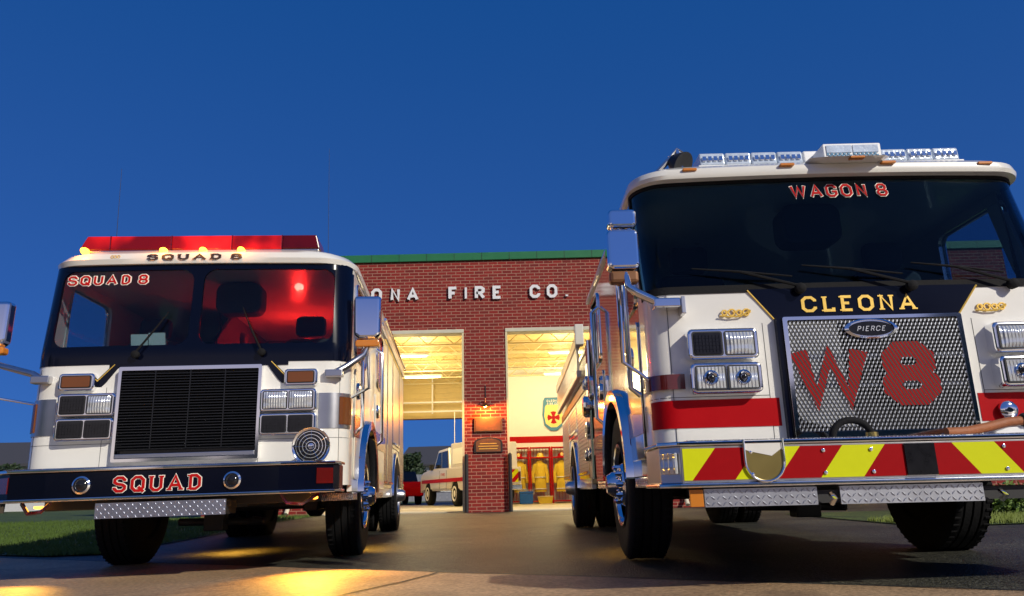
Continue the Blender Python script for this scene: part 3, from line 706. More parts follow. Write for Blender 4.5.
def engine(E, P):
    W = P['W']; sk = Skin(P['prof']); zb, zg0, zg1, ze = P['zb'], P['ws0'], P['ws1'], P['roof']
    ax = P['axle']; cabend = P['cabend']; white = 'white'
    paint = P['paint']
    # --- cab: lower front skin, side plates with arch and window holes, rear wall
    c = MB(); sk.patch(c, -(W+.28), W+.28, zb, zg0, 0, .02, 60, 10, 0)
    front_y = sk.pt(W+.28, 1, 0)[1]
    cab = c.build('cab', paint, E, smooth=True)
    R = .64
    for s in (-1, 1):
        arch = [(ax+R*cos(a), .56+R*sin(a)) for a in [pi*k/20 for k in range(20, -1, -1)]]
        poly = [(front_y, zb-.05)]+[(ax-R, zb-.05)]+arch+[(ax+R, zb-.05), (cabend, zb-.05), (cabend, ze), (front_y+.1, ze), (front_y, zg0)]
        holes = [rrect(front_y+.06, front_y+.82, zg0+.0, ze-.12, .07), rrect(ax+.85, cabend-.35, zg0+.0, ze-.14, .07)]
        x0, x1 = s*W, s*(W-.04)
        MB().prism(poly, x0, x1, 'x', 0, holes).build('cab_side', P['sidepaint'], E, .004)
        for hq in holes:
            ym = [p[0] for p in hq]; fr = MB().tube([(s*(W+.003), p[0], p[1]) for p in hq], .014, 6, closed=True).build('side_window', 'chrome', E)
            MB().prism(hq, s*(W-.012), s*(W-.02), 'x').build('pane', 'glassd', fr)
        # doors: shut lines shown by proud door skins
        for (d0, d1, zl) in ((front_y+.05, ax-R-.06, zb+.05), (ax+R+.05, cabend-.12, zb-.02)):
            d = MB().prism(rrect(d0, d1, zl, zg0-.1, .04), s*(W+.012), s*(W+.001), 'x').build('door', P['doorpaint'], E, .004)
            hy = d1-.16 if d1 < ax else d0+.16
            MB().lathe([(.075, s*.0), (.07, s*.02), (.045, s*.028), (.02, s*.02)], (s*(W+.012), hy, zg0-.28), 'x', 20).build('handle', 'chrome', d, smooth=True)
        # stripe along the side
        for (d0, d1) in ((front_y+.02, ax-R-.03), (ax+R+.02, cabend-.02)):
            MB().box(min(s*(W+.017), s*(W+.0125)), max(s*(W+.017), s*(W+.0125)), d0, d1, P['stripe'][0], P['stripe'][1]).build('side_stripe', P['stripemat'], E)
        # arch trim
        pts = [(s*(W+.02), ax+R*cos(a), .56+R*sin(a)) for a in [pi*k/24 for k in range(25)]]
        pts = [(s*(W+.02), ax+R, zb-.05)]+pts+[(s*(W+.02), ax-R, zb-.05)]
        b = MB(); ring = []
        for (x, y, z) in pts:
            dy, dz = y-ax, z-.56; l = max(.01, math.hypot(dy, dz)); dy /= l; dz /= l
            if z < .56: dy, dz = (1 if y > ax else -1), 0
            ring += [(s*(W+.05), y-dy*.05, z-dz*.05), (s*(W+.055), y+dy*.035, z+dz*.035), (s*(W+.001), y+dy*.045, z+dz*.045), (s*(W-.12), y-dy*.045, z-dz*.045)]
        n = len(pts); b.add(ring, [(4*i+k, 4*i+(k+1) % 4, 4*i+4+(k+1) % 4, 4*i+4+k) for i in range(n-1) for k in range(4)])
        b.build('wheel_arch', 'chrome', E, smooth=True)
        # grab rails
        for yy in (front_y+.06, ax+R+.14):
            MB().tube([(s*(W+.01), yy, 1.05), (s*(W+.07), yy, 1.1), (s*(W+.07), yy, 2.05), (s*(W+.01), yy, 2.1)], .017, 8).build('grab_rail', 'chrome', E, smooth=True)
        # steps
        for (d0, d1) in ((front_y+.08, ax-R-.05), (ax+R+.05, cabend-.1)):
            box(min(s*W, s*(W-.3)), max(s*W, s*(W-.3)), d0, d1, zb-.12, zb-.055).build('step', 'tread', E, .005)
    # inner wheel house, floor and rear wall
    b = MB().box(-W+.05, W-.05, cabend-.05, cabend, zb-.05, ze); b.box(-W+.05, W-.05, .3, cabend-.05, 1.22, 1.26); b.box(-.75, .75, .12, cabend, .75, 1.215)
    b.build('cab_lining', 'cabin', E)
    b = MB().box(-.42, .42, .3, P['len']-.3, .48, .74); b.box(-1.0, 1.0, .02, .3, .5, .72)
    b.tube([(-1.0, ax, .5), (1.0, ax, .5)], .07, 10); b.tube([(-1.0, P['raxle'], .5), (1.0, P['raxle'], .5)], .09, 10); b.lathe([(.1, -.2), (.24, -.08), (.24, .08), (.1, .2)], (0, P['raxle'], .5), 'x', 16)
    b.box(-.9, -.5, ax+.7, ax+1.5, .4, .75); b.box(.5, .9, ax+.7, ax+1.4, .4, .75); b.tube([(.25, ax-.35, .36), (.35, ax-.2, .34), (-.4, ax-.3, .36)], .035, 8)
    b.box(-.12, .05, ax-.5, ax-.35, .28, .5)
    for s in (-1, 1): b.box(s*.75-.06, s*.75+.06, ax-.25, ax+.25, .42, .6)
    b.build('chassis', 'dark', E, .01)
    # --- windscreen
    if P['kind'] == 'wagon':
        g1 = sk.patch(MB(), -(W+.13), W+.13, zg0, zg1, -.006, .006, 64, 10).build('windscreen', 'glasst', E, smooth=True)
        b = MB(); sk.patch(b, -(W+.13), W+.13, zg0-.035, zg0+.012, .004, .012, 60, 1); sk.patch(b, -(W+.13), W+.13, zg1-.03, zg1+.02, .003, .012, 60, 1)
        for s in (-1, 1): sk.patch(b, s*(W+.1), s*(W+.14), zg0, zg1, .004, .012, 3, 8)
        b.build('gasket', 'rub', g1, smooth=True)
    else:
        g1 = sk.patch(MB(), -(W-.02), W-.02, zg0, zg1, -.008, .006, 64, 10).build('windscreen', 'glass', E, smooth=True)
        b = MB(); sk.patch(b, -(W+.08), W+.08, P['black0'], zg0+.05, .004, .02, 60, 3); sk.patch(b, -(W+.05), W+.05, zg1-.05, zg1+.02, .004, .02, 60, 1)
        sk.patch(b, -.04, .04, zg0+.05, zg1-.05, .004, .02, 2, 4)
        for s in (-1, 1): sk.patch(b, s*(W-.13), s*(W+.08), zg0+.05, zg1-.05, .0042, .02, 8, 8)
        for (u0, u1) in ((-(W-.13), -.04), (.04, W-.13)):   # rounded corners of each pane
            for (cu, du) in ((u0, 1), (u1, -1)):
                for (cz, dz) in ((zg0+.05, 1), (zg1-.05, -1)):
                    r = .1; pt2 = [(cu, cz)]+[(cu+du*r*(1-cos(t)), cz+dz*r*(1-sin(t))) for t in [pi/2*k/6 for k in range(7)]]
                    pt2 = [(cu, cz)]+[(cu+du*(r-r*sin(t)), cz+dz*(r-r*cos(t))) for t in [pi/2*k/6 for k in range(7)]]
                    vs = [sk.pt(a, z, .0038) for a, z in pt2]+[sk.pt(a, z, -.012) for a, z in pt2]; k = len(pt2)
                    b.add(vs, [tuple(range(k)), tuple(range(k, 2*k))]+[(i, (i+1) % k, k+(i+1) % k, k+i) for i in range(k)])
        b.build('gasket', 'black', g1, smooth=True)
    # A pillars / upper corner skin
    b = MB()
    for s in (-1, 1): sk.patch(b, s*(W+(.14 if P['kind'] == 'wagon' else .08)), s*(W+.28), zg0, ze, -.002, .03, 10, 8)
    b.build('door_pillar', paint, E, smooth=True)
    # --- roof cap
    r = MB(); rings = P['roofrings']; n = 0; vs = []
    for (z, W_, v0, rad) in rings:
        ring = []
        def arc(cx, cy, a0):
            for k in range(9): a = a0+pi/2*k/8; ring.append((cx+rad*cos(a), cy+rad*sin(a), z))
        arc(-W_+rad, v0+rad, pi); 
        m_ = 12
        for k in range(1, m_): x = -W_+rad+(2*W_-2*rad)*k/m_; ring.append((x, v0, z))
        arc(W_-rad, v0+rad, 1.5*pi); ring += [(W_, cabend, z), (-W_, cabend, z)]
        ring = [(x, y+.05*(x/W_)**2 if y < 1 else y, z) for x, y, z in ring]
        n = len(ring); vs += ring
    fs = [(j*n+k, j*n+(k+1) % n, (j+1)*n+(k+1) % n, (j+1)*n+k) for j in range(len(rings)-1) for k in range(n)]
    fs += [tuple(range(n)), tuple(range((len(rings)-1)*n, len(rings)*n))]
    roof = r.add(vs, fs).build('cab_roof', paint, E, smooth=True)
    # --- interior
    b = MB().prism([(.1, zg0-.12), (.1, zg0-.02), (.35, zg0+.02), (.7, zg0-.06), (.7, zg0-.3)], -W+.08, W-.08, 'x'); b.build('dashboard', 'cabin', E, .01)
    for s in (-1, 1):
        st = MB().prism(rrect(s*.72-.25, s*.72+.25, 1.3, 2.0, .08), 1.05, 1.17, 'y').build('seat', 'seat', E, .03)
        MB().prism(rrect(s*.72-.14, s*.72+.14, 2.02, 2.22, .05), 1.06, 1.14, 'y').build('headrest', 'seat', st, .02)
        box(s*.72-.25, s*.72+.25, .75, 1.05, 1.27, 1.4).build('cushion', 'seat', st, .03)
    sw = MB().tube([(.7+.2*cos(a), .68+.07*sin(a), zg0+.05+.13*sin(a)) for a in [2*pi*k/24 for k in range(24)]], .014, 8, closed=True)
    sw.tube([(.7, .7, zg0+.05), (.7, .6, zg0-.12)], .025, 8); sw.tube([(.5, .68, zg0+.05), (.9, .68, zg0+.05)], .012, 6); sw.build('steering_wheel', 'rub', E, smooth=True)
    b = MB().prism(rrect(P.get('con', 0)-.2, P.get('con', 0)+.2, ze-.34, ze-.06, .08), .55, .75, 'y'); b.build('overhead_console', 'cabin', E, .02)
    # --- wipers
    for cx, dx, dz in P['wipers']:
        p0 = sk.pt(cx, zg0-.03, .02); p1 = sk.pt(cx+dx*.55, zg0+dz*.7, .045); w_ = MB().tube([p0, sk.pt(cx, zg0-.02, .05), p1], .009, 6)
        if dz < .15: a = sk.pt(cx+dx*.05, zg0+.05, .03); e2 = sk.pt(cx+dx, zg0+dz, .03)
        else: a = sk.pt(cx+dx*.15, zg0+.03, .03); e2 = sk.pt(cx+dx*1.1, zg0+dz*1.6, .03)
        w_.tube([a, p1, e2], [.005, .008, .004], 6)
        w_.lathe([(.03, 0), (.03, -.035), (.015, -.045)], p0, 'y', 12)
        w_.build('wiper', 'rub', E, smooth=True)
    # --- wheels
    for s in (-1, 1):
        wheel_at(E, s*(W-P.get('tw', .14))+P.get('wdx', 0), ax, .53, .3, s)
        wheel_at(E, s*(W-.13), P['raxle'], .52, .27, s, 'brushed', True)
        wheel_at(E, s*(W-.45), P['raxle'], .52, .27, s, 'dark', True)
    return sk, cab, roof, g1

def bumper(E, plan, rows, y_in):
    """rows of (z0, z1, grow, material); plan is a half outline from the middle outwards"""
    B = None
    for (z0, z1, gr, m, nm) in rows:
        L = [(x+gr*(1 if i else 0), y-gr) for i, (x, y) in enumerate(plan)]
        poly = [(-x, y) for x, y in reversed(L)]+[(x, y) for x, y in L[1 if L[0][0] == 0 else 0:]]
        poly += [(L[-1][0], y_in), (-L[-1][0], y_in)]
        b = MB().prism(poly, z0, z1, 'z')
        o = b.build(nm, m, E if B is None else B, .006)
        if B is None: B = o
    return B

# ======================= the engine on the right
RY = .0
ER = thing('fire_engine', (2.03, 4.15, g(2.03, 5.9)), 'white and red fire engine lettered WAGON 8 with red W8 on its grille', 'fire engine', 'fire engines on the apron', rot=(0, 0, 0))
def profR(z):
    if z < 1.6: return (0+.0*z, 1.24, .12, .03)
    t = min(1, (z-1.6)/.72); return (.0+.17*t, 1.24, .12+.08*min(1, t*3), .03+.03*t)
P = dict(kind='wagon', W=1.24, prof=profR, zb=.62, ws0=1.62, ws1=2.37, roof=2.4, axle=1.62, raxle=6.5, cabend=3.35, len=8.9, paint='white', sidepaint='polish', doorpaint='polish', stripe=(.82, .98), stripemat='maroon',
         roofrings=[(2.362, 1.235, .17, .22), (2.366, 1.26, .12, .23), (2.39, 1.262, .11, .23), (2.43, 1.25, .12, .23), (2.465, 1.2, .17, .24), (2.49, 1.05, .32, .3), (2.5, .6, .6, .3)], wipers=[(-.37, -.6, .12), (.27, -.6, .12), (.86, -.55, .12)])
sk, cab, roof, ws = engine(ER, P)
# black paint trapezoid under the windscreen with gold edge
def trap(u): 
    a = abs(u-.0); return 1.42 if a < .54 else 1.42+(a-.54)*.18/.13
b = MB(); sk.patch(b, -.665, .665, 1.4, 1.6, .004, .004, 80, 4, 0, lo=lambda u: min(1.595, 1.42 if abs(u) < .53 else 1.42+(abs(u)-.53)*1.3)); b.build('nose_band', 'black', ER, smooth=True)
for s in (-1, 1): MB().tube([sk.pt(s*.53, 1.42, .005), sk.pt(s*.665, 1.595, .005)], .005, 5).build('gold_pinstripe', 'gold', ER)
b = MB(); sk.text(b, 'CLEONA', -.035, 1.452, .66, .098, .2, .0062, serif=True); b.build('nose_lettering', 'gold', ER)
for wd in (0, 1): b = MB(); sk.text(b, 'WAGON 8', .02, 2.215, .6, .095, .19, .006, mi=0, word=wd); sk.text(b, 'WAGON 8', .02, 2.215, .6, .095, .19, .003, .002, mi=1, out=.055, word=wd); b.build('windscreen_lettering', ['redltr', 'goldedge'], ws)
# gold scrolls
for cx in (-.75, .72):
    b = MB()
    for k in range(4):
        x = cx-.06+k*.042; r = .018+.006*(k % 2); b.tube([(x+r*cos(a)*(1-.04*i), -.006+.012*.5, 1.462+r*sin(a)*(1-.04*i)) for i, a in enumerate([j*.6 for j in range(13)])], .0055, 5)
    b.tube([(cx-.09, -.003, 1.445), (cx-.03, -.006, 1.437), (cx+.03, -.006, 1.44), (cx+.09, -.003, 1.475)], .005, 5)
    b.build('gold_scroll', 'gold', ER, smooth=True)
# red band across the nose
for u0, u1 in ((-1.3, -.55), (.56, 1.3)): sk.patch(MB(), u0, u1, .815, .97, .004, .004, 30, 2).build('nose_stripe', 'red', ER, smooth=True)
# grille
G = MB().prism(rrect(-.5, .515, .74, 1.42, .012), -.05, .01, 'y', 0, [rrect(-.475, .49, .775, 1.4, .01)]).build('grille', 'chrome', ER, .004)
MB().prism([(-.53, .74), (-.502, .74), (-.502, 1.42), (-.53, 1.42)], -.035, .01, 'y').build('grille_side_trim', 'black', ER)
box(-.475, .49, -.0, .008, .775, 1.395).build('backing', 'lampdark', G)
b = MB().prism([(-.475, .9), (-.44, .84), (-.3, .8), (-.15, .8), (-.19, 1.385), (-.475, 1.385)], -.03, -.004, 'y')
b.build('painted_reflection', 'silver', G)  # pale panel stands in for the bright reflection on the grille's left
b = MB()
for z in (1.19, 1.025): b.box(-.475, .49, -.036, -.031, z-.012, z+.012)
b.build('cross_bar', 'chrome', G)
b = MB(); lettering(b, 'W8', .82, .4, .33, lambda a, z, off: (-.075+a, -.0448-off, .885+z), .0022, ext=.0, gap=.2); b.build('grille_lettering', 'grltr', G)
st = .0225
for fam in (0, 1):
    b = MB()
    sl = 1.9 if fam == 0 else -1.9; y0 = -.046 if fam == 0 else -.0475
    x = -.475-.62/1.9
    while x < .49+.62/1.9:
        xa, za, xb, zb_ = x, .775, x+.62/sl, 1.395
        # clip to the frame
        def cl(xa, za, xb, zb_, lim, side):
            ina = (xa-lim)*side >= 0; inb = (xb-lim)*side >= 0
            if not ina and not inb: return None
            if ina and inb: return xa, za, xb, zb_
            t = (lim-xa)/(xb-xa); xm, zm = lim, za+(zb_-za)*t
            return (xm, zm, xb, zb_) if inb else (xa, za, xm, zm)
        q = cl(xa, za, xb, zb_, -.475, 1); q = cl(*q, .49, -1) if q else None
        if q:
            w = .0036 if fam == 0 else .004; xa, za, xb, zb_ = q
            b.add([(xa-w, y0, za), (xa+w, y0, za), (xb+w, y0, zb_), (xb-w, y0, zb_), (xa-w, y0+.0012, za), (xa+w, y0+.0012, za), (xb+w, y0+.0012, zb_), (xb-w, y0+.0012, zb_)], [(0, 1, 2, 3), (4, 7, 6, 5), (0, 4, 5, 1), (1, 5, 6, 2), (2, 6, 7, 3), (3, 7, 4, 0)])
        x += st
    b.build('wire_mesh', 'dark' if fam else 'platemetal', G)
B2 = MB().lathe([(1, .01), (1, -.008), (.86, -.014), (.84, -.006), (.01, -.006)], (0, 0, 0), 'y', 40)
B2.v = [(x*.15-.01, y-.05, z*.058+1.34) for x, y, z in B2.v]; bd = B2.build('badge', 'chrome', G, smooth=True); MB().add([(x*.126-.01, -.0585, z*.042+1.34) for x, z in [(cos(2*pi*k/32), sin(2*pi*k/32)) for k in range(32)]]+[(x*.126-.01, -.055, z*.042+1.34) for x, z in [(cos(2*pi*k/32), sin(2*pi*k/32)) for k in range(32)]], [tuple(range(32))]+[(k, (k+1) % 32, 32+(k+1) % 32, 32+k) for k in range(32)]).build('badge_face', 'lampdark', bd)
b = MB(); lettering(b, 'PIERCE', .16, .03, .14, lambda a, z, off: (a-.015, -.0588-off, 1.324+z), .003, italic=.3); b.build('badge_lettering', 'brushed', bd)
# lamps
for s in (-1, 1):
    x0, x1 = (-1.05, -.655) if s < 0 else (.665, 1.06)
    bezel(ER, x0, x1, 1.185, 1.36, ['dark', 'clear'] if s < 0 else ['clear', 'dark'], .07)
    bezel(ER, x0, x1, .995, 1.165, ['head', 'head'], .08)
    b = MB(); sk.patch(b, s*1.07, s*1.36, 1.03, 1.115, .03, .03, 12, 2); b.build('side_marker', 'redlens', ER, smooth=True)
for (u0, u1, z0, z1) in ((-1.34, -.56, .7345, .7375), (.58, 1.34, .7345, .7375), (-1.34, -.6, .985, .988), (.6, 1.34, .985, .988), (-1.135, -1.132, .62, 1.6), (1.132, 1.135, .62, 1.6), (-.6, -.597, .74, 1.4), (.6, .603, .74, 1.4)):
    sk.patch(MB(), u0, u1, z0, z1, .0012, .003, 16, 6).build('panel_seam', 'dark', ER)
# bumper
plan = [(0, -.5), (1.235, -.5), (1.32, -.4)]
BP = bumper(ER, plan, [(.515, .69, 0, 'brushed', 'bumper'), (.691, .712, .012, 'chrome', 'top_lip'), (.494, .514, .012, 'chrome', 'bottom_lip')], -.03)
zlo, zhi = .528, .678; pitch = .205
for s in (-1, 1):
    cv = MB()
    for k in range(-1, 8):
        xt = -.044+k*pitch; q = k % 2
        pp = [(xt, zhi), (xt+pitch, zhi), (xt+pitch+.12, zlo), (xt+.12, zlo)]
        p = clip(pp, .073, 1.14 if s < 0 else 1.3)
        if len(p) > 2: cv.prism([(s*a-.087, z) for a, z in p], -.504, -.5005, 'y', q)
    cv.build('chevron_stripe', ['chevred', 'yel'], BP)
b = MB().box(-.16, -.014, -.512, -.5055, .53, .678); b.build('centre_box', 'lampdark', BP)
b = MB()
for u in (-.9, -.55, -.32, .32, .72, 1.0):
    for z in (.655, .55): b.lathe([(.009, 0), (.009, -.005), (.003, -.007)], (u, -.505, z), 'y', 10)
b.build('bolt', 'chrome', BP, smooth=True)
U = [(-.837+.094*cos(a), .61+.094*sin(a)) for a in [pi+pi*k/16 for k in range(17)]]
MB().prism([(-.931, .71)]+U+[(-.743, .71)], -.508, -.5055, 'y').build('recess_bowl', 'brass', BP)
MB().prism([(-.925, .712), (-.925, .665), (-.89, .655), (-.8, .635), (-.749, .67), (-.749, .712)], -.511, -.5085, 'y').build('recess_lip', 'white', BP)
MB().tube([(-.931, -.512, .715)]+[(x, -.512, z) for x, z in U]+[(-.743, -.512, .715)], .007, 8).build('recess_ring', 'chrome', BP, smooth=True)
box(-1.2, -1.135, -.472, -.456, .405, .485).build('apron_end_reflector', 'amber', BP, .003)
for s in (-1, 1):
    lt = MB().prism([(s*1.25, -.492), (s*1.31, -.42), (s*1.325, -.43), (s*1.265, -.502)], .56, .66, 'z').build('corner_lamp', 'lamp', BP, .004)
def tread_plate(parent, u0, u1, z0, z1, y):
    b = MB().box(u0, u1, y-.004, y+.012, z0, z1); nx = int((u1-u0)/.026); nz = max(2, int((z1-z0)/.024))
    for i in range(nx):
        for j in range(nz):
            cx = u0+(i+.5)*(u1-u0)/nx; cz = z0+(j+.5)*(z1-z0)/nz; a = pi/4 if (i+j) % 2 else -pi/4; c, q = cos(a), sin(a); L_, w_ = .0135, .0038
            pts = [(-L_, 0), (0, -w_), (L_, 0), (0, w_)]; P2 = [(cx+x*c-z*q, cz+x*q+z*c) for x, z in pts]
            b.add([(x, y-.0045, z) for x, z in P2]+[(x*.6+cx*.4, y-.0085, z*.6+cz*.4) for x, z in P2], [(4, 5, 6, 7)]+[(k, (k+1) % 4, 4+(k+1) % 4, 4+k) for k in range(4)])
    return b.build('apron_plate', 'platemetal', parent)
for (u0, u1) in ((-1.13, -.59), (-.48, .207)): tread_plate(BP, u0, u1, .403, .487, -.47)
box(-1.1, 1.1, -.453, -.1, .41, .47).build('apron_support', 'dark', BP)
for u in (-.535, .27): MB().tube([(u, -.5, .45), (u, -.54, .43), (u, -.5, .41)], .014, 8).build('tow_eye', 'chrome', BP, smooth=True)
box(-1.2, 1.2, -.49, -.04, .7125, .717).build('bumper_deck', 'tread', BP)
# things on the deck
hs = MB(); hs.tube([(-.47+.1*cos(a), -.33, .72+.09*sin(a)) for a in [pi*k/14 for k in range(15)]], .022, 10)
t = thing('intake_hose', ER.location, 'black hose loop standing on the bumper deck of the right engine', 'hose'); o = MB()
hs = MB().tube([(-.32+.1*cos(a), -.33, .725+.085*sin(a)) for a in [pi*k/14 for k in range(15)]], .018, 10).build('loop', 'rub', t, smooth=True)
MB().lathe([(.03, 0), (.03, .03)], (-.22, -.33, .716), 'z', 14).build('coupling', 'brass', t, smooth=True)
t = thing('trash_line_hose', ER.location, 'orange brown hose with dark nozzle lying on the right bumper deck', 'hose')
MB().tube([(.14, -.36, .735), (.25, -.35, .738), (.38, -.32, .76), (.5, -.3, .785), (.58, -.3, .79)], .024, 10).build('hose', 'hose', t, smooth=True)
MB().lathe([(.03, 0), (.036, .01), (.036, .09), (.028, .1), (.028, .14), (.034, .15), (.034, .19)], (.57, -.3, .792), 'x', 16).build('nozzle', 'dark', t, smooth=True)
MB().lathe([(.039, .03), (.039, .055)], (.57, -.3, .792), 'x', 16).build('collar', 'brass', t, smooth=True)
t = thing('tow_strap', ER.location, 'white folded strap bundle under the hose on the bumper deck', 'strap')
MB().prism(rrect(.42, .86, .72, .765, .02), -.3, -.2, 'y').build('bundle', 'letter', t, .01)
b = MB().lathe([(.05, 0), (.05, -.02), (.035, -.03), (.01, -.03)], (.7, -.005, .87), 'y', 20); b.build('port_cap', 'chrome', ER, smooth=True)
# roof: light bar, marker lamps, spotlight
LB = thing('light_bar', (2.03, 4.15, g(2.03, 5.9)), 'long clear unlit light bar on the roof of the right engine', 'light bar')
box(-.78, .97, .355, .62, 2.512, 2.548).build('base', 'letter', LB, .004)
for k in range(10):
    u0 = -.77+k*.172
    if .02 < u0+.08 < .3: continue
    pale = k in (4,)
    m_ = MB().prism([(.36, 2.549), (.6, 2.549), (.585, 2.64), (.37, 2.64)], u0+.002, u0+.170, 'x').build('lens_module', 'letter' if pale else 'clearlit', LB, .012, seg=3)
    if not pale:
        for q in range(4): box(u0+.02+q*.036, u0+.045+q*.036, .352, .3585, 2.575, 2.61).build('reflector', 'chrome', m_, .006)
CB = MB().prism(rrect(-.02, .35, 2.475, 2.605, .01), .2, .42, 'y').build('centre_unit', 'letter', LB, .006)
b = MB()
for k in range(2):
    b.box(.0+k*.17, .16+k*.17, .194, .199, 2.54, 2.59, 1)
    for i in range(12):
        for j in range(4):
            if (i+j) % 2: b.box(.0+k*.17+i*.0132, .0+k*.17+i*.0132+.013, .194, .199, 2.487+j*.0125, 2.487+j*.0125+.012, 0)
b.build('lens', ['shield', 'clearlit'], CB)
for u in (-.6, .75): box(u, u+.08, .4, .58, 2.47, 2.529).build('foot', 'brushed', LB, .004)
b = MB().add([(-.07, .04, 2.43), (.27, .04, 2.43), (.34, .12, 2.458), (-.16, .12, 2.458), (-.07, .45, 2.44), (.27, .45, 2.44), (.34, .45, 2.49), (-.16, .45, 2.49)], [(0, 1, 2, 3), (4, 7, 6, 5), (0, 4, 5, 1), (1, 5, 6, 2), (2, 6, 7, 3), (3, 7, 4, 0)])
b.v = [(x, y if y > .3 else y-.03, z) for x, y, z in b.v]; b.build('mount_plate', 'white', LB, .004)
MB().prism(rrect(.05, .14, 2.412, 2.427, .006), .0, .04, 'y').build('marker_lamp', 'amber', LB, .003)
for u, y, z in ((-.9, .125, 2.41), (-.3, .095, 2.415), (.33, .095, 2.415), (.95, .13, 2.41)):
    MB().prism(rrect(u-.045, u+.045, z, z+.018, .008), y, y+.08, 'y').build('marker_lamp', 'amber', roof, .004)
t = thing('spotlight', ER.location, 'round dark spotlight on hinged bracket at the roof corner', 'spotlight')
MB().tube([(-1.17, .34, 2.38), (-1.08, .33, 2.47), (-.96, .34, 2.6)], .018, 8).build('arm', 'brushed', t, smooth=True)
b = MB().tube([(-.97, .34, 2.6), (-.92, .34, 2.66), (-.86, .34, 2.62)], .014, 8); b.tube([(-.92, .34, 2.655), (-.9, .33, 2.52)], .014, 8); b.build('bracket', 'chrome', t, smooth=True)
hd = MB().lathe([(.02, .1), (.05, .08), (.085, 0), (.087, -.01), (.07, -.005), (.01, .01)], (0, 0, 0), 'y', 24).build('lamp_head', 'dark', t, smooth=True); hd.location = (-.9, .3, 2.53); hd.rotation_euler = (.6, .2, .9)
# mirrors
for s in (-1, 1):
    mr = MB().prism(rrect(s*1.37-.095, s*1.37+.095, 1.74, 1.985, .035), -.02, .1, 'y').build('mirror', 'mir', ER, .02, seg=3)
    MB().prism(rrect(s*1.365-.085, s*1.365+.085, 1.995, 2.11, .03), -.02, .08, 'y').build('upper_mirror', 'mir', mr, .02, seg=3)
    MB().prism(rrect(s*1.37-.085, s*1.37+.085, 1.66, 1.735, .02), .0, .08, 'y').build('lower_housing', 'bronze', mr, .02)
    b = MB().tube([(s*1.36, .02, 1.72), (s*1.35, 0, 1.63), (s*1.3, -.01, 1.59), (s*1.19, -.02, 1.53)], [.02, .024, .026, .026], 10); b.build('arm', 'chrome', mr, smooth=True)
    box(min(s*1.07, s*1.22), max(s*1.07, s*1.22), -.07, .02, 1.49, 1.545).build('mount', 'chrome', mr, .008)
    box(min(s*1.045, s*1.07), max(s*1.045, s*1.07), -.075, .02, 1.45, 1.55).build('mount_end', 'brushed', mr, .004)
    MB().tube([(s*1.4, .06, 1.66), (s*1.4, .06, 1.2), (s*1.25, .1, 1.1)], .012, 8).build('brace', 'chrome', mr, smooth=True)
    # pods on the side doors
    pod = MB().prism(rrect(.0, .14, 1.3, 1.52, .05), s*1.34, s*1.26, 'x'); q = pod.build('door_mirror', 'mir', ER, .02); q.location = (0, 2.65, .0)
# body behind the cab: pump panel, compartments, ladder rack
def body_side(E, s, W, y0, y1, z0, z1, mats): pass
b = MB().box(-1.2, 1.2, 3.4, 4.2, .55, 1.9); b.build('pump_house', 'dark', ER, .01)
for s in (-1, 1):
    pn = box(min(s*1.2, s*1.225), max(s*1.2, s*1.225), 3.45, 4.15, .62, 1.85).build('pump_panel', 'brushed', ER, .005)
    bb = MB()
    for i, (yy, zz, rr) in enumerate([(3.65, 1.6, .06), (3.9, 1.6, .06), (3.65, 1.4, .05), (3.9, 1.4, .05), (3.78, 1.1, .09), (3.6, .85, .06), (3.98, .85, .06)]):
        bb.lathe([(rr, 0), (rr, s*.05), (rr*.7, s*.06), (.01, s*.04)], (s*1.225, yy, zz), 'x', 18)
    bb.build('gauge', 'chrome', pn, smooth=True)
    MB().lathe([(.11, 0), (.11, s*.07), (.09, s*.09), (.02, s*.08)], (s*1.24, 3.5, 1.32), 'x', 20).build('side_lamp', 'chrome', ER, smooth=True)
    MB().tube([(s*1.25, 3.42, .6), (s*1.25, 3.42, 2.0)], .022, 8).build('vertical_rail', 'chrome', ER, smooth=True)
def arch_side(E, s, W, y0, y1, z0, z1, ra, R, m, hm=None):
    arch = [(ra+R*cos(a), .52+R*sin(a)) for a in [pi*k/16 for k in range(16, -1, -1)]]
    poly = [(y0, z0), (ra-R, z0)]+arch+[(ra+R, z0), (y1, z0), (y1, z1), (y0, z1)]
    MB().prism(poly, s*W, s*(W-.05), 'x').build('body_side', m, E, .004)
    ring = []; pts = [(ra+(R)*cos(pi*k/20), .52+R*sin(pi*k/20)) for k in range(21)]
    for y, z in pts:
        dy, dz = (y-ra)/R, (z-.52)/R; ring += [(s*(W+.03), y-dy*.03, z-dz*.03), (s*(W+.03), y+dy*.04, z+dz*.04), (s*(W+.001), y+dy*.045, z+dz*.045), (s*(W-.08), y-dy*.03, z-dz*.03)]
    MB().add(ring, [(4*i+k, 4*i+(k+1) % 4, 4*i+4+(k+1) % 4, 4*i+4+k) for i in range(20) for k in range(4)]).build('rear_arch', 'chrome', E, smooth=True)
def roller(E, s, W, y0, y1, z0, z1, m='brushed'):
    b = MB(); z = z0+.04
    f = MB().prism([(y0, z0), (y1, z0), (y1, z1), (y0, z1)], s*(W+.012), s*(W+.001), 'x', 0, [[(y0+.04, z0+.04), (y1-.04, z0+.04), (y1-.04, z1-.04), (y0+.04, z1-.04)]]).build('compartment_door', 'chrome', E)
    while z < z1-.04: zt = min(z+.045, z1-.041); b.box(min(s*(W+.008), s*(W+.001)), max(s*(W+.008), s*(W+.001)), y0+.041, y1-.041, z, zt-.006); z += .045
    b.build('slats', m, f); MB().box(min(s*(W+.008), s*(W+.03)), max(s*(W+.008), s*(W+.03)), y0+.1, y1-.1, z0+.05, z0+.075).build('handle', 'chrome', f)
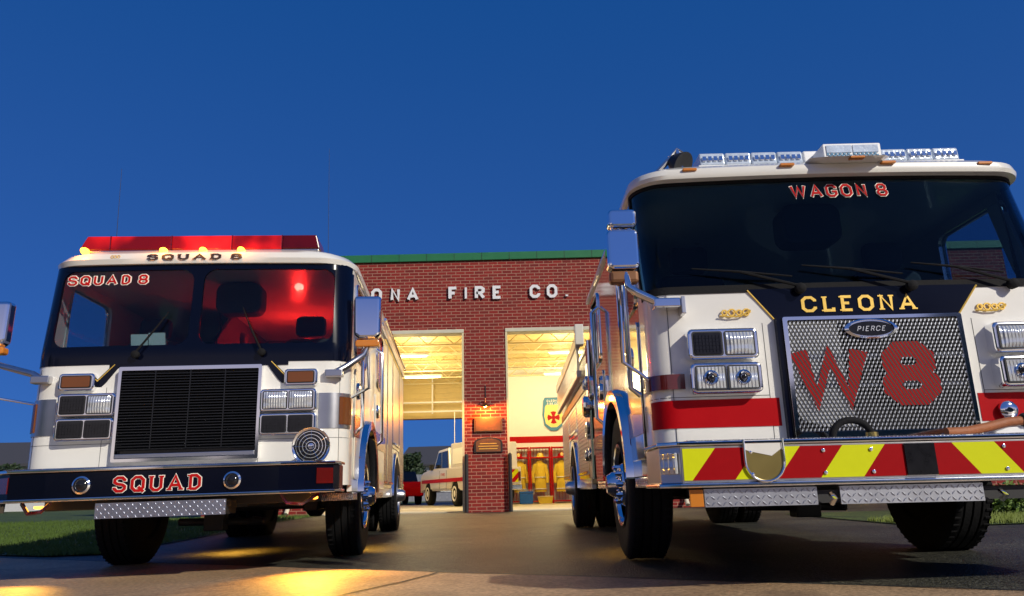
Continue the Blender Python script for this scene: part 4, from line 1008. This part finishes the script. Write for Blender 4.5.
MB().box(-1.1, 1.1, 4.25, 8.85, .6, 1.72).build('body', 'white', ER)
for s in (-1, 1):
    arch_side(ER, s, 1.2, 4.25, 8.9, .5, 1.75, 6.5, .6, 'white')
    roller(ER, s, 1.2, 4.32, 5.75, .62, 1.6); roller(ER, s, 1.2, 7.25, 8.8, .62, 1.6); roller(ER, s, 1.2, 5.8, 7.2, 1.2, 1.6)
    MB().box(min(s*1.203, s*1.214), max(s*1.203, s*1.214), 4.26, 8.88, 1.62, 1.72).build('body_stripe', 'red', ER)
    rk = MB().box(min(s*1.24, s*1.3), max(s*1.24, s*1.3), 4.3, 8.7, 2.12, 2.26); rk.box(min(s*1.24, s*1.3), max(s*1.24, s*1.3), 4.4, 8.7, 1.76, 1.84)
    RK = rk.build('ladder_rack', 'cream', ER, .01); b = MB(); y = 4.5
    while y < 8.6: b.box(min(s*1.255, s*1.285), max(s*1.255, s*1.285), y, y+.09, 1.841, 2.119); y += .17
    b.build('slats', 'brushed', RK); box(min(s*1.22, s*1.32), max(s*1.22, s*1.32), 4.16, 4.3, 2.1, 2.34).build('end_bracket', 'cream', RK, .01)
    MB().box(min(s*1.05, s*1.2), max(s*1.05, s*1.2), 4.25, 8.85, 1.76, 2.1).build('hose_bed_side', 'maroon', ER)
MB().box(-1.04, 1.04, 4.5, 8.8, 1.73, 2.0).build('hose_bed', 'dark', ER)

# ======================= the engine on the left
EL = thing('fire_engine', (-2.54, 5.8, g(-2.5, 6.6)), 'white fire engine lettered SQUAD 8 with glowing red light bar, parked at the left', 'fire engine', 'fire engines on the apron', rot=(0, -.012, .083))
def profL(z):
    if z < 1.7: return (0, 1.225, .16, .04)
    t = min(1, (z-1.7)/.75); return (.06*t, 1.225+.005*t, .16+.06*t, .04+.01*t)
P = dict(kind='squad', con=.18, tw=.24, wdx=.08, W=1.225, prof=profL, zb=.62, ws0=1.7, ws1=2.44, roof=2.48, axle=1.45, raxle=5.75, cabend=3.3, len=7.6, paint='white', sidepaint='white', doorpaint='cream', stripe=(1.02, 1.2), stripemat='maroon', black0=1.6,
         roofrings=[(2.435, 1.21, .1, .28), (2.44, 1.25, .03, .3), (2.48, 1.255, .015, .3), (2.53, 1.2, .03, .3), (2.575, 1.13, .1, .32), (2.6, .98, .25, .35), (2.615, .6, .5, .3)], wipers=[(-.42, .2, .2), (.55, -.16, .22)])
sk, cab, roof, ws = engine(EL, P)
before_front = set(kids(EL))
b = MB(); sk.patch(b, -.7, .68, 1.5, 1.6, .004, .004, 60, 3, 0, lo=lambda u: min(1.599, 1.57 if abs(u+.01) < .55 else 1.57)); 
b.build('nose_band', 'black', EL, smooth=True)
for s in (-1, 1):   # black diagonal stripe beside the grille
    c = -.055; p = [(s*.553+c, 1.6), (s*.615+c, 1.6), (s*.765+c, 1.445), (s*.765+c, 1.425), (s*.69+c, 1.425), (s*.66+c, 1.455)]
    b = MB(); vs = [sk.pt(a, z, .0055) for a, z in p]+[sk.pt(a, z, 0) for a, z in p]; k = len(p)
    b.add(vs, [tuple(range(k)), tuple(range(k, 2*k))]+[(i, (i+1) % k, k+(i+1) % k, k+i) for i in range(k)]); b.build('sweep_stripe', 'black', EL)
    MB().tube([sk.pt(s*.602+c, 1.6, .0065), sk.pt(s*.742+c, 1.455, .0065)], .004, 5).build('gold_pinstripe', 'gold', EL)
G = MB().prism(rrect(-.6, .49, .84, 1.57, .012), -.05, .01, 'y', 0, [rrect(-.575, .465, .865, 1.54, .008)]).build('grille', 'chrome', EL, .005)
box(-.575, .465, -.0, .008, .865, 1.54).build('backing', 'lampdark', G)
b = MB(); z = .93
while z < 1.53: b.prism([(-.045, z), (-.012, z+.012), (-.012, z+.018), (-.045, z+.006)], -.574, .464, 'x'); z += .0215
for x in (-.32, -.055, .21): b.box(x-.004, x+.004, -.048, -.0455, .93, 1.535)
b.build('louvres', 'louvre', G)
box(-.574, .464, -.05, -.01, .868, .9).build('lower_bar', 'brushed', G, .004)
# lamps and side reflex band
for s in (-1, 1):
    f = (lambda a, b_: (a, b_)) if s > 0 else (lambda a, b_: (-b_-.1, -a-.1))
    x0, x1 = f(.66, .92) if s > 0 else (-1.05, -.78); bezel(EL, x0, x1, 1.395, 1.53, ['amber'], .04)
    x0, x1 = (.485, .92) if s > 0 else (-1.03, -.6)
    bezel(EL, x0, x1, 1.19, 1.37, ['dark', 'clear'] if s < 0 else ['clear', 'clear'], .06)
    bezel(EL, x0, x1, 1.01, 1.18, ['dark', 'dark'], .06)
    b = MB(); sk.patch(b, s*1.0, s*1.3, 1.06, 1.34, .006, .006, 14, 3); b.build('corner_band', 'brushed', EL, smooth=True)
    b = MB(); sk.patch(b, s*1.16, s*1.3, 1.09, 1.31, .014, .01, 12, 3); b.build('corner_marker', 'amberdark', EL, smooth=True)
    box(min(s*1.19, s*1.205), max(s*1.19, s*1.205), .3, .42, .9, .98).build('side_lamp', 'redlit', EL, .006)
for (u0, u1, z0, z1) in ((-1.28, -.56, .985, .988), (.56, 1.28, .985, .988), (-1.165, -1.162, .62, 1.58), (1.162, 1.165, .62, 1.58), (-.63, -.627, .8, 1.42), (.55, .553, .8, 1.42)):
    sk.patch(MB(), u0, u1, z0, z1, .0012, .003, 16, 6).build('corner_seam', 'dark', EL)
# bumper
plan = [(0, -.42), (.8, -.41), (1.06, -.38), (1.17, -.3), (1.2, -.2)]
BP = bumper(EL, plan, [(.59, .765, 0, 'black', 'bumper'), (.766, .79, .014, 'chrome', 'top_lip'), (.566, .589, .014, 'chrome', 'bottom_lip')], -.02)
for u in (-.55, .48):
    MB().lathe([(.062, .01), (.062, -.012), (.05, -.02), (.043, -.008)], (u, -.415, .672), 'y', 24).build('fog_lamp', 'chrome', BP, smooth=True)
    MB().lathe([(.042, 0), (.03, -.012), (.01, -.016)], (u, -.423, .672), 'y', 20).build('fog_lens', 'lampdark', BP, smooth=True)
b = MB(); fn = lambda a, z, off: (-.035+a, -.4185-off, .612+z)
lettering(b, 'SQUAD', .6, .115, .2, fn, .003, .003, 0, serif=True); lettering(b, 'SQUAD', .6, .115, .2, fn, .002, 0, 1, serif=True, out=.05); b.build('bumper_lettering', ['redltr', 'goldedge'], BP)
for s in (-1, 1):
    MB().prism([(s*1.06, -.384), (s*1.165, -.306), (s*1.17, -.31), (s*1.065, -.39)], .63, .74, 'z').build('corner_reflector', 'redlens', BP)
tread_plate(BP, -.45, .44, .44, .545, -.4)
box(-.44, .43, -.38, -.1, .44, .54).build('apron_support', 'dark', BP)
box(-1.1, 1.1, -.4, -.03, .791, .795).build('bumper_deck', 'tread', BP)
for s in (-1, 1): 
    MB().tube([(s*.8, -.3, .56), (s*.85, -.33, .5), (s*.95, -.3, .49), (s*1.05, -.2, .56)], .014, 6).build('tow_hook', 'redlens', BP, smooth=True)
for k in kids(EL):
    if k not in before_front and not k.name.startswith(('corner_', 'side_lamp')): k.location.x += .075 if not k.name.startswith('bumper') else .01
# siren loudspeaker
sp = thing('siren_speaker', (0, 0, 0), 'round chrome siren speaker on the bumper of the left engine', 'speaker')
def Lw(u, v, z):
    m_ = Matrix.Translation(EL.location) @ EL.rotation_euler.to_matrix().to_4x4(); return m_ @ Vector((u, v, z))
sp.location = Lw(1.015, -.3, .9); sp.rotation_euler = EL.rotation_euler
MB().lathe([(.03, .16), (.07, .14), (.09, .06), (.125, .0), (.14, -.02), (.138, -.03), (.125, -.02)], (0, 0, 0), 'y', 36).build('bell', 'chrome', sp, smooth=True)
MB().lathe([(.124, 0), (.12, -.012), (.01, -.014)], (0, -.01, 0), 'y', 36).build('grille_disc', 'lampdark', sp)
b = MB()
for r in (.035, .06, .085, .108): b.tube([(r*cos(a), -.027, r*sin(a)) for a in [2*pi*k/32 for k in range(32)]], .0035, 5, closed=True)
for k in range(12): a = 2*pi*k/12; b.tube([(.03*cos(a), -.026, .03*sin(a)), (.118*cos(a), -.026, .118*sin(a))], .0025, 4)
b.lathe([(.028, 0), (.02, -.012), (.004, -.014)], (0, -.022, 0), 'y', 14); b.build('guard_rings', 'chrome', sp, smooth=True)
box(-.03, .03, .0, .1, -.12, -.1).build('foot', 'chrome', sp)
# roof bar and texts
bar = thing('light_bar', EL.location, 'glowing red light bar across the roof of the left engine', 'light bar', rot=tuple(EL.rotation_euler))
box(-1.05, .93, .2, .5, 2.595, 2.612).build('base', 'brushed', bar, .004)
ed = [-1.05, -.8, -.3, .2, .62, .94]
for q in range(5):
    a, b_ = ed[q]+(.003 if q else 0), ed[q+1]-(.003 if q < 4 else 0); tl = a+(.06 if q == 0 else 0); tr = b_-(.03 if q == 4 else 0)
    MB().prism([(a, 2.613), (b_, 2.613), (tr, 2.735), (tl, 2.735)], .19, .51, 'y').build('lens', 'bar%d' % q, bar, .008)
for u in ed[1:-1]: box(u-.004, u+.004, .187, .513, 2.615, 2.7365).build('divider', 'redlens', bar)
i_ = 0
for k, (u) in enumerate((-.98, -.32, 0, .31)):
    y = .06 if k else .12
    mk = MB().lathe([(.03, .03), (.03, 0), (.02, -.03), (.003, -.035)], (u, y+.02, 2.565 if k else 2.59), 'y', 14).build('marker_lamp', 'amberlit', roof, smooth=True)
    lamp('marker_glow', 'POINT', (u, y-.1, 2.58), 1.3, (1, .35, .04), EL, .03)
for wd in (0, 1): b = MB(); lettering(b, 'SQUAD 8', .76, .055, .24, lambda a, z, off: (-.04+a, .012-off+.05*((-.04+a)/1.22)**2+z*.12, 2.466+z*.95), .003, serif=True, word=wd); b.build('roof_lettering', 'blackltr', roof)
for u in (-.68, .2):
    b = MB()
    for k in range(3): b.tube([(u+k*.025-.02+.012*cos(a), .03, 2.5+.012*sin(a)) for a in [j*.8 for j in range(8)]], .003, 4)
    b.build('gold_scroll', 'gold', roof)
for wd in (0, 1): b = MB(); sk.text(b, 'SQUAD 8', -.73, 2.27, .64, .085, .2, .0, mi=0, word=wd); sk.text(b, 'SQUAD 8', -.73, 2.27, .64, .085, .2, -.004, .003, mi=1, out=.09, word=wd); b.build('windscreen_lettering', ['redltr', 'goldedge'], ws)
for i, (u, v, z, rr, hh) in enumerate(((.05, 2.4, 1.75, .16, .3), (.75, 2.9, 1.7, .2, .36), (-.35, 2.5, 1.65, .22, .4), (.35, 3.0, 2.1, .12, .16), (-.2, 2.0, 2.2, .1, .14), (.62, 1.7, 2.2, .09, .13))):
    b = MB(); rings = [(0, .7), (.1, .95), (.5, 1), (.8, .85), (1, .5)]; n = 14; vs = []
    for t_, k_ in rings:
        for q in range(n): a = 2*pi*q/n; w_ = k_*rr*(1+.16*sin(3*a+i)+.08*sin(7*a+5*t_)); vs.append((u+w_*cos(a), v+w_*.7*sin(a), z-hh/2+hh*t_))
    fs = [(j*n+q, j*n+(q+1) % n, (j+1)*n+(q+1) % n, (j+1)*n+q) for j in range(4) for q in range(n)]+[tuple(range(n)), tuple(range(4*n, 5*n))]
    b.add(vs, fs).build('equipment_pouch', 'seat', EL, smooth=True)
MB().prism([(1.2, 1.25), (3.2, 1.25), (3.2, 2.4), (1.7, 2.4), (1.2, 2.05)], -.22, -.18, 'x').build('light_divider', 'seat', EL, .01)  # added divider that keeps the red cab light off the left half
MB().prism(rrect(.6, 1.0, 1.62, 1.8, .06), .35, .5, 'y').build('dash_unit', 'cabin', EL, .02)
for x in (-.15, .95): MB().tube([(x, 1.1, 2.35), (x+.03, 1.1, 2.1), (x-.05, 1.05, 1.9)], .012, 6).build('headset_cord', 'rub', EL, smooth=True)
# sheets on the dash, fan, interior light
pp = thing('clipboard', (0, 0, 0), 'pale sheets propped on the dash behind the left windscreen', 'papers', rot=(EL.rotation_euler[0]+.25, EL.rotation_euler[1], EL.rotation_euler[2])); pp.location = Lw(-.46, .3, 1.72)
box(-.13, .0, 0, .012, 0, .18).build('sheet', 'paper', pp); box(.01, .14, 0.005, .017, 0, .19).build('sheet', 'paper', pp); box(-.14, .15, .018, .03, -.01, .14).build('back_board', 'cabin', pp)
lamp('cab_red_light', 'POINT', (.42, 2.0, 2.05), 34, (1, .015, .01), EL, .05)
lamp('cab_red_light', 'POINT', (.75, 1.5, 1.9), 7, (1, .015, .01), EL, .05)
MB().lathe([(.05, 0), (.05, .03), (.02, .05)], (.42, 2.06, 2.06), 'z', 14).build('dome_lamp', 'redlit', EL, smooth=True)
# mirrors
for s in (-1, 1):
    x = s*1.36+(.0 if s > 0 else -.27)
    mr = MB().prism([(x-.115, 2.17), (x+.115, 2.17), (x+.11, 1.83), (x+.07, 1.8), (x-.07, 1.8), (x-.11, 1.83)], .14, .26, 'y').build('mirror', 'mir', EL, .03, seg=3)
    MB().prism(rrect(x-.1, x+.1, 1.735, 1.795, .02), .16, .25, 'y').build('amber_base', 'amber', mr, .01)
    b = MB().tube([(x, .2, 1.74), (x-s*.03, .15, 1.66), (s*1.2, .02, 1.54), (s*1.13, -.0, 1.5)], [.02, .025, .027, .027], 10); b.build('arm', 'brushed', mr, smooth=True)
    box(min(s*1.05, s*1.19), max(s*1.05, s*1.19), -.03, .05, 1.46, 1.52).build('mount', 'brushed', mr, .008)
    MB().tube([(x, .2, 1.74), (x+.01, .25, 1.4), (s*1.2, .3, 1.32)], .012, 8).build('brace', 'chrome', mr, smooth=True)
# tall rescue body
MB().box(-1.08, 1.08, 3.36, 7.5, .6, 2.75).build('body', 'cream', EL)
for s in (-1, 1):
    arch_side(EL, s, 1.18, 3.36, 7.55, .5, 2.8, 5.75, .6, 'cream')
    for (a, b_) in ((3.45, 4.15), (4.2, 5.05), (6.45, 7.45)): roller(EL, s, 1.18, a, b_, .62, 2.55)
    roller(EL, s, 1.18, 5.1, 6.4, 1.2, 2.55)
    MB().tube([(s*1.22, 3.4, 2.72), (s*1.22, 7.5, 2.72)], .02, 8).build('top_rail', 'chrome', EL, smooth=True)
    MB().box(min(s*1.183, s*1.2), max(s*1.183, s*1.2), 3.38, 7.5, 2.58, 2.68).build('body_stripe', 'brushed', EL)
box(-1.18, 1.18, 3.36, 7.55, 2.801, 2.83).build('body_roof', 'brushed', EL)
MB().lathe([(.04, 0), (.04, .02), (.02, .03)], (1.18, 2.3, 2.32), 'x', 12).build('clearance_lamp', 'amberlit', EL, smooth=True)
# antennas
for (u, v, z0, z1, lab) in ((-.98, .7, 2.6, 3.6, 'thin whip antenna on the left end of the left engine roof'), (.78, 1.6, 2.6, 4.25, 'taller whip antenna on the right side of the left engine roof')):
    t = thing('whip_antenna', Lw(u, v, z0), lab, 'antenna', 'whip antennas on the left engine')
    MB().lathe([(.03, 0), (.025, .03), (.01, .06)], (0, 0, 0), 'z', 12).build('base', 'dark', t, smooth=True); MB().tube([(0, 0, .05), (-.02, 0, (z1-z0)*.5), (-.05, .02, z1-z0)], [.0028, .0022, .0015], 6).build('whip', 'dark', t, smooth=True)

# amber ground lights under the cabs, unseen fixtures inferred from the ground pools
def ground_light(E, u, v, z, e, cone=120, col=(1, .5, .06), rot=(0, 0, 0)):
    o = MB().lathe([(.03, 0), (.03, -.015), (.015, -.02)], (u, v, z), 'z', 12).build('ground_light', 'amberlit', E, smooth=True)
    lamp('ground_glow', 'SPOT', (u, v, z-.04), e, col, E, .03, rot, cone=cone, blend=1)
ground_light(EL, 1.0, -.05, .54, 115, 105, rot=(-.8, -.35, 0))
ground_light(EL, 1.0, 2.4, .5, 45, 140, rot=(0, -.75, 0))
ground_light(EL, -.3, 2.6, .45, 40, 140)
ground_light(EL, -1.0, -.05, .54, 70, 80, rot=(-.95, 0, 0))
ground_light(ER, -1.15, 2.6, .5, 8, 150, rot=(0, .5, 0))

# ---------------------------------------------------------------- pickup in the left bay
PK = thing('pickup_truck', (-1.74, 26.8, .06), 'white pickup with red stripe and roof cap, parked in the left bay', 'pickup truck', rot=(0, 0, radians(21)))
# local: +y is ahead, left side is -x; origin mid
pf = [(-2.75, .5), (-2.8, .95), (-2.75, 1.15), (.35, 1.18), (.5, 1.2), (1.15, 1.22), (2.5, 1.08), (2.75, .95), (2.8, .5)]
def arc_(cy, r): return [(cy+r*cos(a), .42+r*sin(a)) for a in [pi*k/10 for k in range(0, 11)]]
bd = pf[::-1]
low = [(-2.75, .45)]+arc_(-1.75, .46)[::-1]+arc_(1.75, .46)[::-1]+[(2.8, .45)]
poly = [(-2.78, .45)]+[p for p in arc_(-1.75, .46)[::-1] if p[1] >= .45]+[p for p in arc_(1.75, .46)[::-1] if p[1] >= .45]+[(2.8, .45), (2.82, .85), (2.72, 1.08), (2.4, 1.18), (1.3, 1.27), (-2.78, 1.2)]
b = MB()
for x0, x1 in ((-.97, -.9), (.9, .97)): b.prism(poly, x0, x1, 'x')
b.box(-.9, .9, -2.78, 2.78, .5, 1.03); b.prism([(-2.78, 1.0), (2.7, 1.0), (2.66, 1.1), (2.35, 1.2), (1.3, 1.3), (-2.78, 1.19)], -.9, .9, 'x')
b.build('body', 'white', PK, .02)
b = MB().prism([(1.3, 1.19), (.55, 1.9), (-.75, 1.93), (-.92, 1.16)], -.88, .88, 'x'); b.build('cab', 'white', PK, .04)
for s in (-1, 1):
    for (a, c_, d, e2) in (((1.05, 1.26), (.5, 1.8), (.12, 1.82), (.12, 1.26)), ((.05, 1.26), (.05, 1.82), (-.68, 1.83), (-.76, 1.26))):
        MB().prism([a, c_, d, e2], s*.892, s*.881, 'x').build('side_window', 'lampdark', PK)
    MB().box(min(s*.971, s*.985), max(s*.971, s*.985), -2.7, 2.6, .78, .9).build('stripe', 'red', PK)
    for yy in (.08, -.8): MB().box(min(s*.972, s*.978), max(s*.972, s*.978), yy, yy+.012, .55, 1.18).build('door_gap', 'dark', PK)
    b = MB()
    lettering(b, 'FIRE', .5, .1, .2, lambda a, z, off: (s*(.974+off), (-.35 - s*0)+a*s*1, .99+z), .003); b.build('lettering', 'redltr', PK)
    mm = MB().prism(rrect(s*1.02-.08, s*1.02+.08, 1.22, 1.42, .03), .95, 1.02, 'y').build('mirror', 'dark', PK, .01)
b = MB().prism([(-2.76, 1.16), (-2.7, 2.0), (-.98, 2.05), (-.95, 1.17)], -.86, .86, 'x'); CP = b.build('roof_cap', 'white', PK, .03)
for s in (-1, 1): MB().prism(rrect(-2.5, -1.2, 1.35, 1.85, .04), s*.872, s*.861, 'x').build('cap_window', 'wall', CP)
MB().prism([(1.24, 1.26), (.6, 1.86), (.63, 1.88), (1.3, 1.26)], -.78, .78, 'x').build('windscreen', 'lampdark', PK)
box(-.5, .5, -.25, -.05, 1.94, 2.03).build('roof_beacon', 'lens', PK, .02)
box(-.95, .95, 2.78, 2.9, .45, .65).build('front_bumper', 'chrome', PK, .02); box(-.95, .95, -2.92, -2.8, .48, .66).build('rear_bumper', 'chrome', PK, .02)
for s in (-1, 1):
    box(s*.82-.1, s*.82+.1, 2.79, 2.83, .75, .92).build('headlight', 'lamp', PK, .01); box(s*.88-.06, s*.88+.06, -2.82, -2.785, .75, 1.05).build('tail_light', 'redlens', PK, .01)
for s in (-1, 1):
    for yy in (-1.75, 1.75):
        w_ = MB().lathe([(.24, -.12), (.34, -.13), (.395, -.09), (.4, 0), (.395, .09), (.34, .13), (.24, .12)], (s*.85, yy, .4), 'x', 28).build('wheel', 'rub', PK, smooth=True)
        MB().lathe([(.245, s*.0), (.24, s*.03), (.15, s*.0), (.06, s*.02), (.01, s*.03)], (s*.96, yy, .4), 'x', 20).build('rim', 'letter', w_, smooth=True)
cvm = MB()
for k in range(-3, 8):
    for q in (0, 1):
        x = -.9+k*.36+q*.18
        p = clip([(x, .72), (x+.18, .72), (x+.18-.4, 1.12), (x-.4, 1.12)], -.85, .78)
        if len(p) > 2: cvm.prism([(-a, z) for a, z in p], -2.825, -2.805, 'y', q)
cvm.build('chevron_stripe', ['yel', 'red'], PK)
for q in (-.35, -.1): 
    t = thing('radio_antenna', (0, 0, 0), 'thin white antenna on the pickup roof, %s one' % ('left' if q < -.2 else 'right'), 'antenna', 'antennas on the pickup'); m_ = Matrix.Translation(PK.location) @ PK.rotation_euler.to_matrix().to_4x4(); t.location = m_ @ Vector((q*1.6, -.4 if q < -.2 else -.6, 1.93))
    MB().tube([(0, 0, 0), (0, 0, 1.25)], .012, 6).build('whip', 'letter', t); MB().lathe([(.035, 0), (.02, .05)], (0, 0, 0), 'z', 10).build('base', 'dark', t)
# small red car tail beyond the left engine
CR = thing('parked_car', (-5.4, 33.5, .03), 'red parked car behind the left bay beside the pickup', 'car', rot=(0, 0, .35))
b = MB().prism([(-2.2, .35), (2.2, .35), (2.25, .7), (1.3, .88), (-2.1, .95), (-2.25, .7)], -.85, .85, 'x').build('body', 'red', CR, .05)
MB().prism([(-1.7, .95), (-1.2, 1.38), (.2, 1.4), (.9, .9)], -.72, .72, 'x').build('cabin', 'lampdark', CR, .04)
for s in (-1, 1):
    for yy in (-1.35, 1.35): MB().lathe([(.2, -.1), (.31, -.1), (.33, 0), (.31, .1), (.2, .1)], (s*.8, yy, .33), 'x', 24).build('wheel', 'rub', CR, smooth=True)

# ---------------------------------------------------------------- camera, sky, sun
cd = bpy.data.cameras.new('camera'); cam = bpy.data.objects.new('camera', cd); COL.objects.link(cam); SC.camera = cam
F = 740.0; pitch = atan(193/F); roll = .024
cd.sensor_width = 36; cd.lens = F/1024*36; cd.clip_end = 2000; cd.clip_start = .05
fw_ = Vector((0, cos(pitch), sin(pitch))); r0 = Vector((1, 0, 0)); u0 = r0.cross(fw_)
R = -roll; r1 = r0*cos(R)+u0*sin(R); u1 = u0*cos(R)-r0*sin(R)
mt = Matrix((r1, u1, -fw_)).transposed().to_4x4(); mt.translation = Vector((0, 0, .5)); cam.matrix_world = mt

EL_, AZ = radians(30), radians(44)     # sun lamp standing in for a street light behind the camera, right
sd = Vector((sin(AZ)*cos(EL_), -cos(AZ)*cos(EL_), sin(EL_)))
sun = bpy.data.lights.new('sun', 'SUN'); sun.energy = 2.9; sun.angle = radians(1.2); sun.color = (1, .93, .8)
so = bpy.data.objects.new('sun', sun); COL.objects.link(so); so.rotation_euler = sd.to_track_quat('Z', 'Y').to_euler()

w = bpy.data.worlds.new('World'); SC.world = w; w.use_nodes = True
N = w.node_tree.nodes; L = w.node_tree.links; bg = N['Background']
sky = N.new('ShaderNodeTexSky'); sky.sky_type = 'NISHITA'; sky.sun_disc = False; sky.sun_elevation = EL_; sky.sun_rotation = math.atan2(sd.x, sd.y); sky.ozone_density = 4; sky.air_density = .8; sky.dust_density = .2
def mixn(fac, a, b_, bt='MIX'):
    m_ = N.new('ShaderNodeMix'); m_.data_type = 'RGBA'; m_.blend_type = bt
    for sock, v in ((m_.inputs[0], fac), (m_.inputs[6], a), (m_.inputs[7], b_)):
        if isinstance(v, (int, float)): sock.default_value = v
        elif isinstance(v, tuple): sock.default_value = (*v, 1)
        else: L.new(v, sock)
    return m_.outputs[2]
tc = N.new('ShaderNodeTexCoord'); sx = N.new('ShaderNodeSeparateXYZ'); L.new(tc.outputs['Generated'], sx.inputs[0])
def rng(sock, a, b_, c=0, d=1):
    q = N.new('ShaderNodeMapRange'); q.interpolation_type = 'SMOOTHSTEP'; q.inputs[1].default_value = a; q.inputs[2].default_value = b_; q.inputs[3].default_value = c; q.inputs[4].default_value = d; L.new(sock, q.inputs[0]); return q.outputs[0]
KS = 1/.12
dusk = mixn(rng(sx.outputs[2], 0, .75), tuple(v*KS for v in (.024, .08, .26)), tuple(v*KS for v in (.005, .058, .22)))   # deep blue of the northern dusk sky
glow = mixn(rng(sx.outputs[2], 0, .3), tuple(v*KS for v in (.75, .6, .46)), tuple(v*KS for v in (.05, .1, .26)))        # afterglow behind the camera
both = mixn(rng(sx.outputs[1], -.75, .1), glow, dusk)
nish = mixn(1.0, sky.outputs[0], (.1, .3, .75), 'MULTIPLY')
L.new(mixn(.2, both, nish), bg.inputs[0]); bg.inputs[1].default_value = .12
SC.view_settings.view_transform = 'Standard'; SC.view_settings.look = 'None'; SC.view_settings.exposure = .35; SC.view_settings.gamma = 1
SC.cycles.use_denoising = True; SC.cycles.max_bounces = 8; SC.cycles.transparent_max_bounces = 12; SC.cycles.sample_clamp_indirect = 6
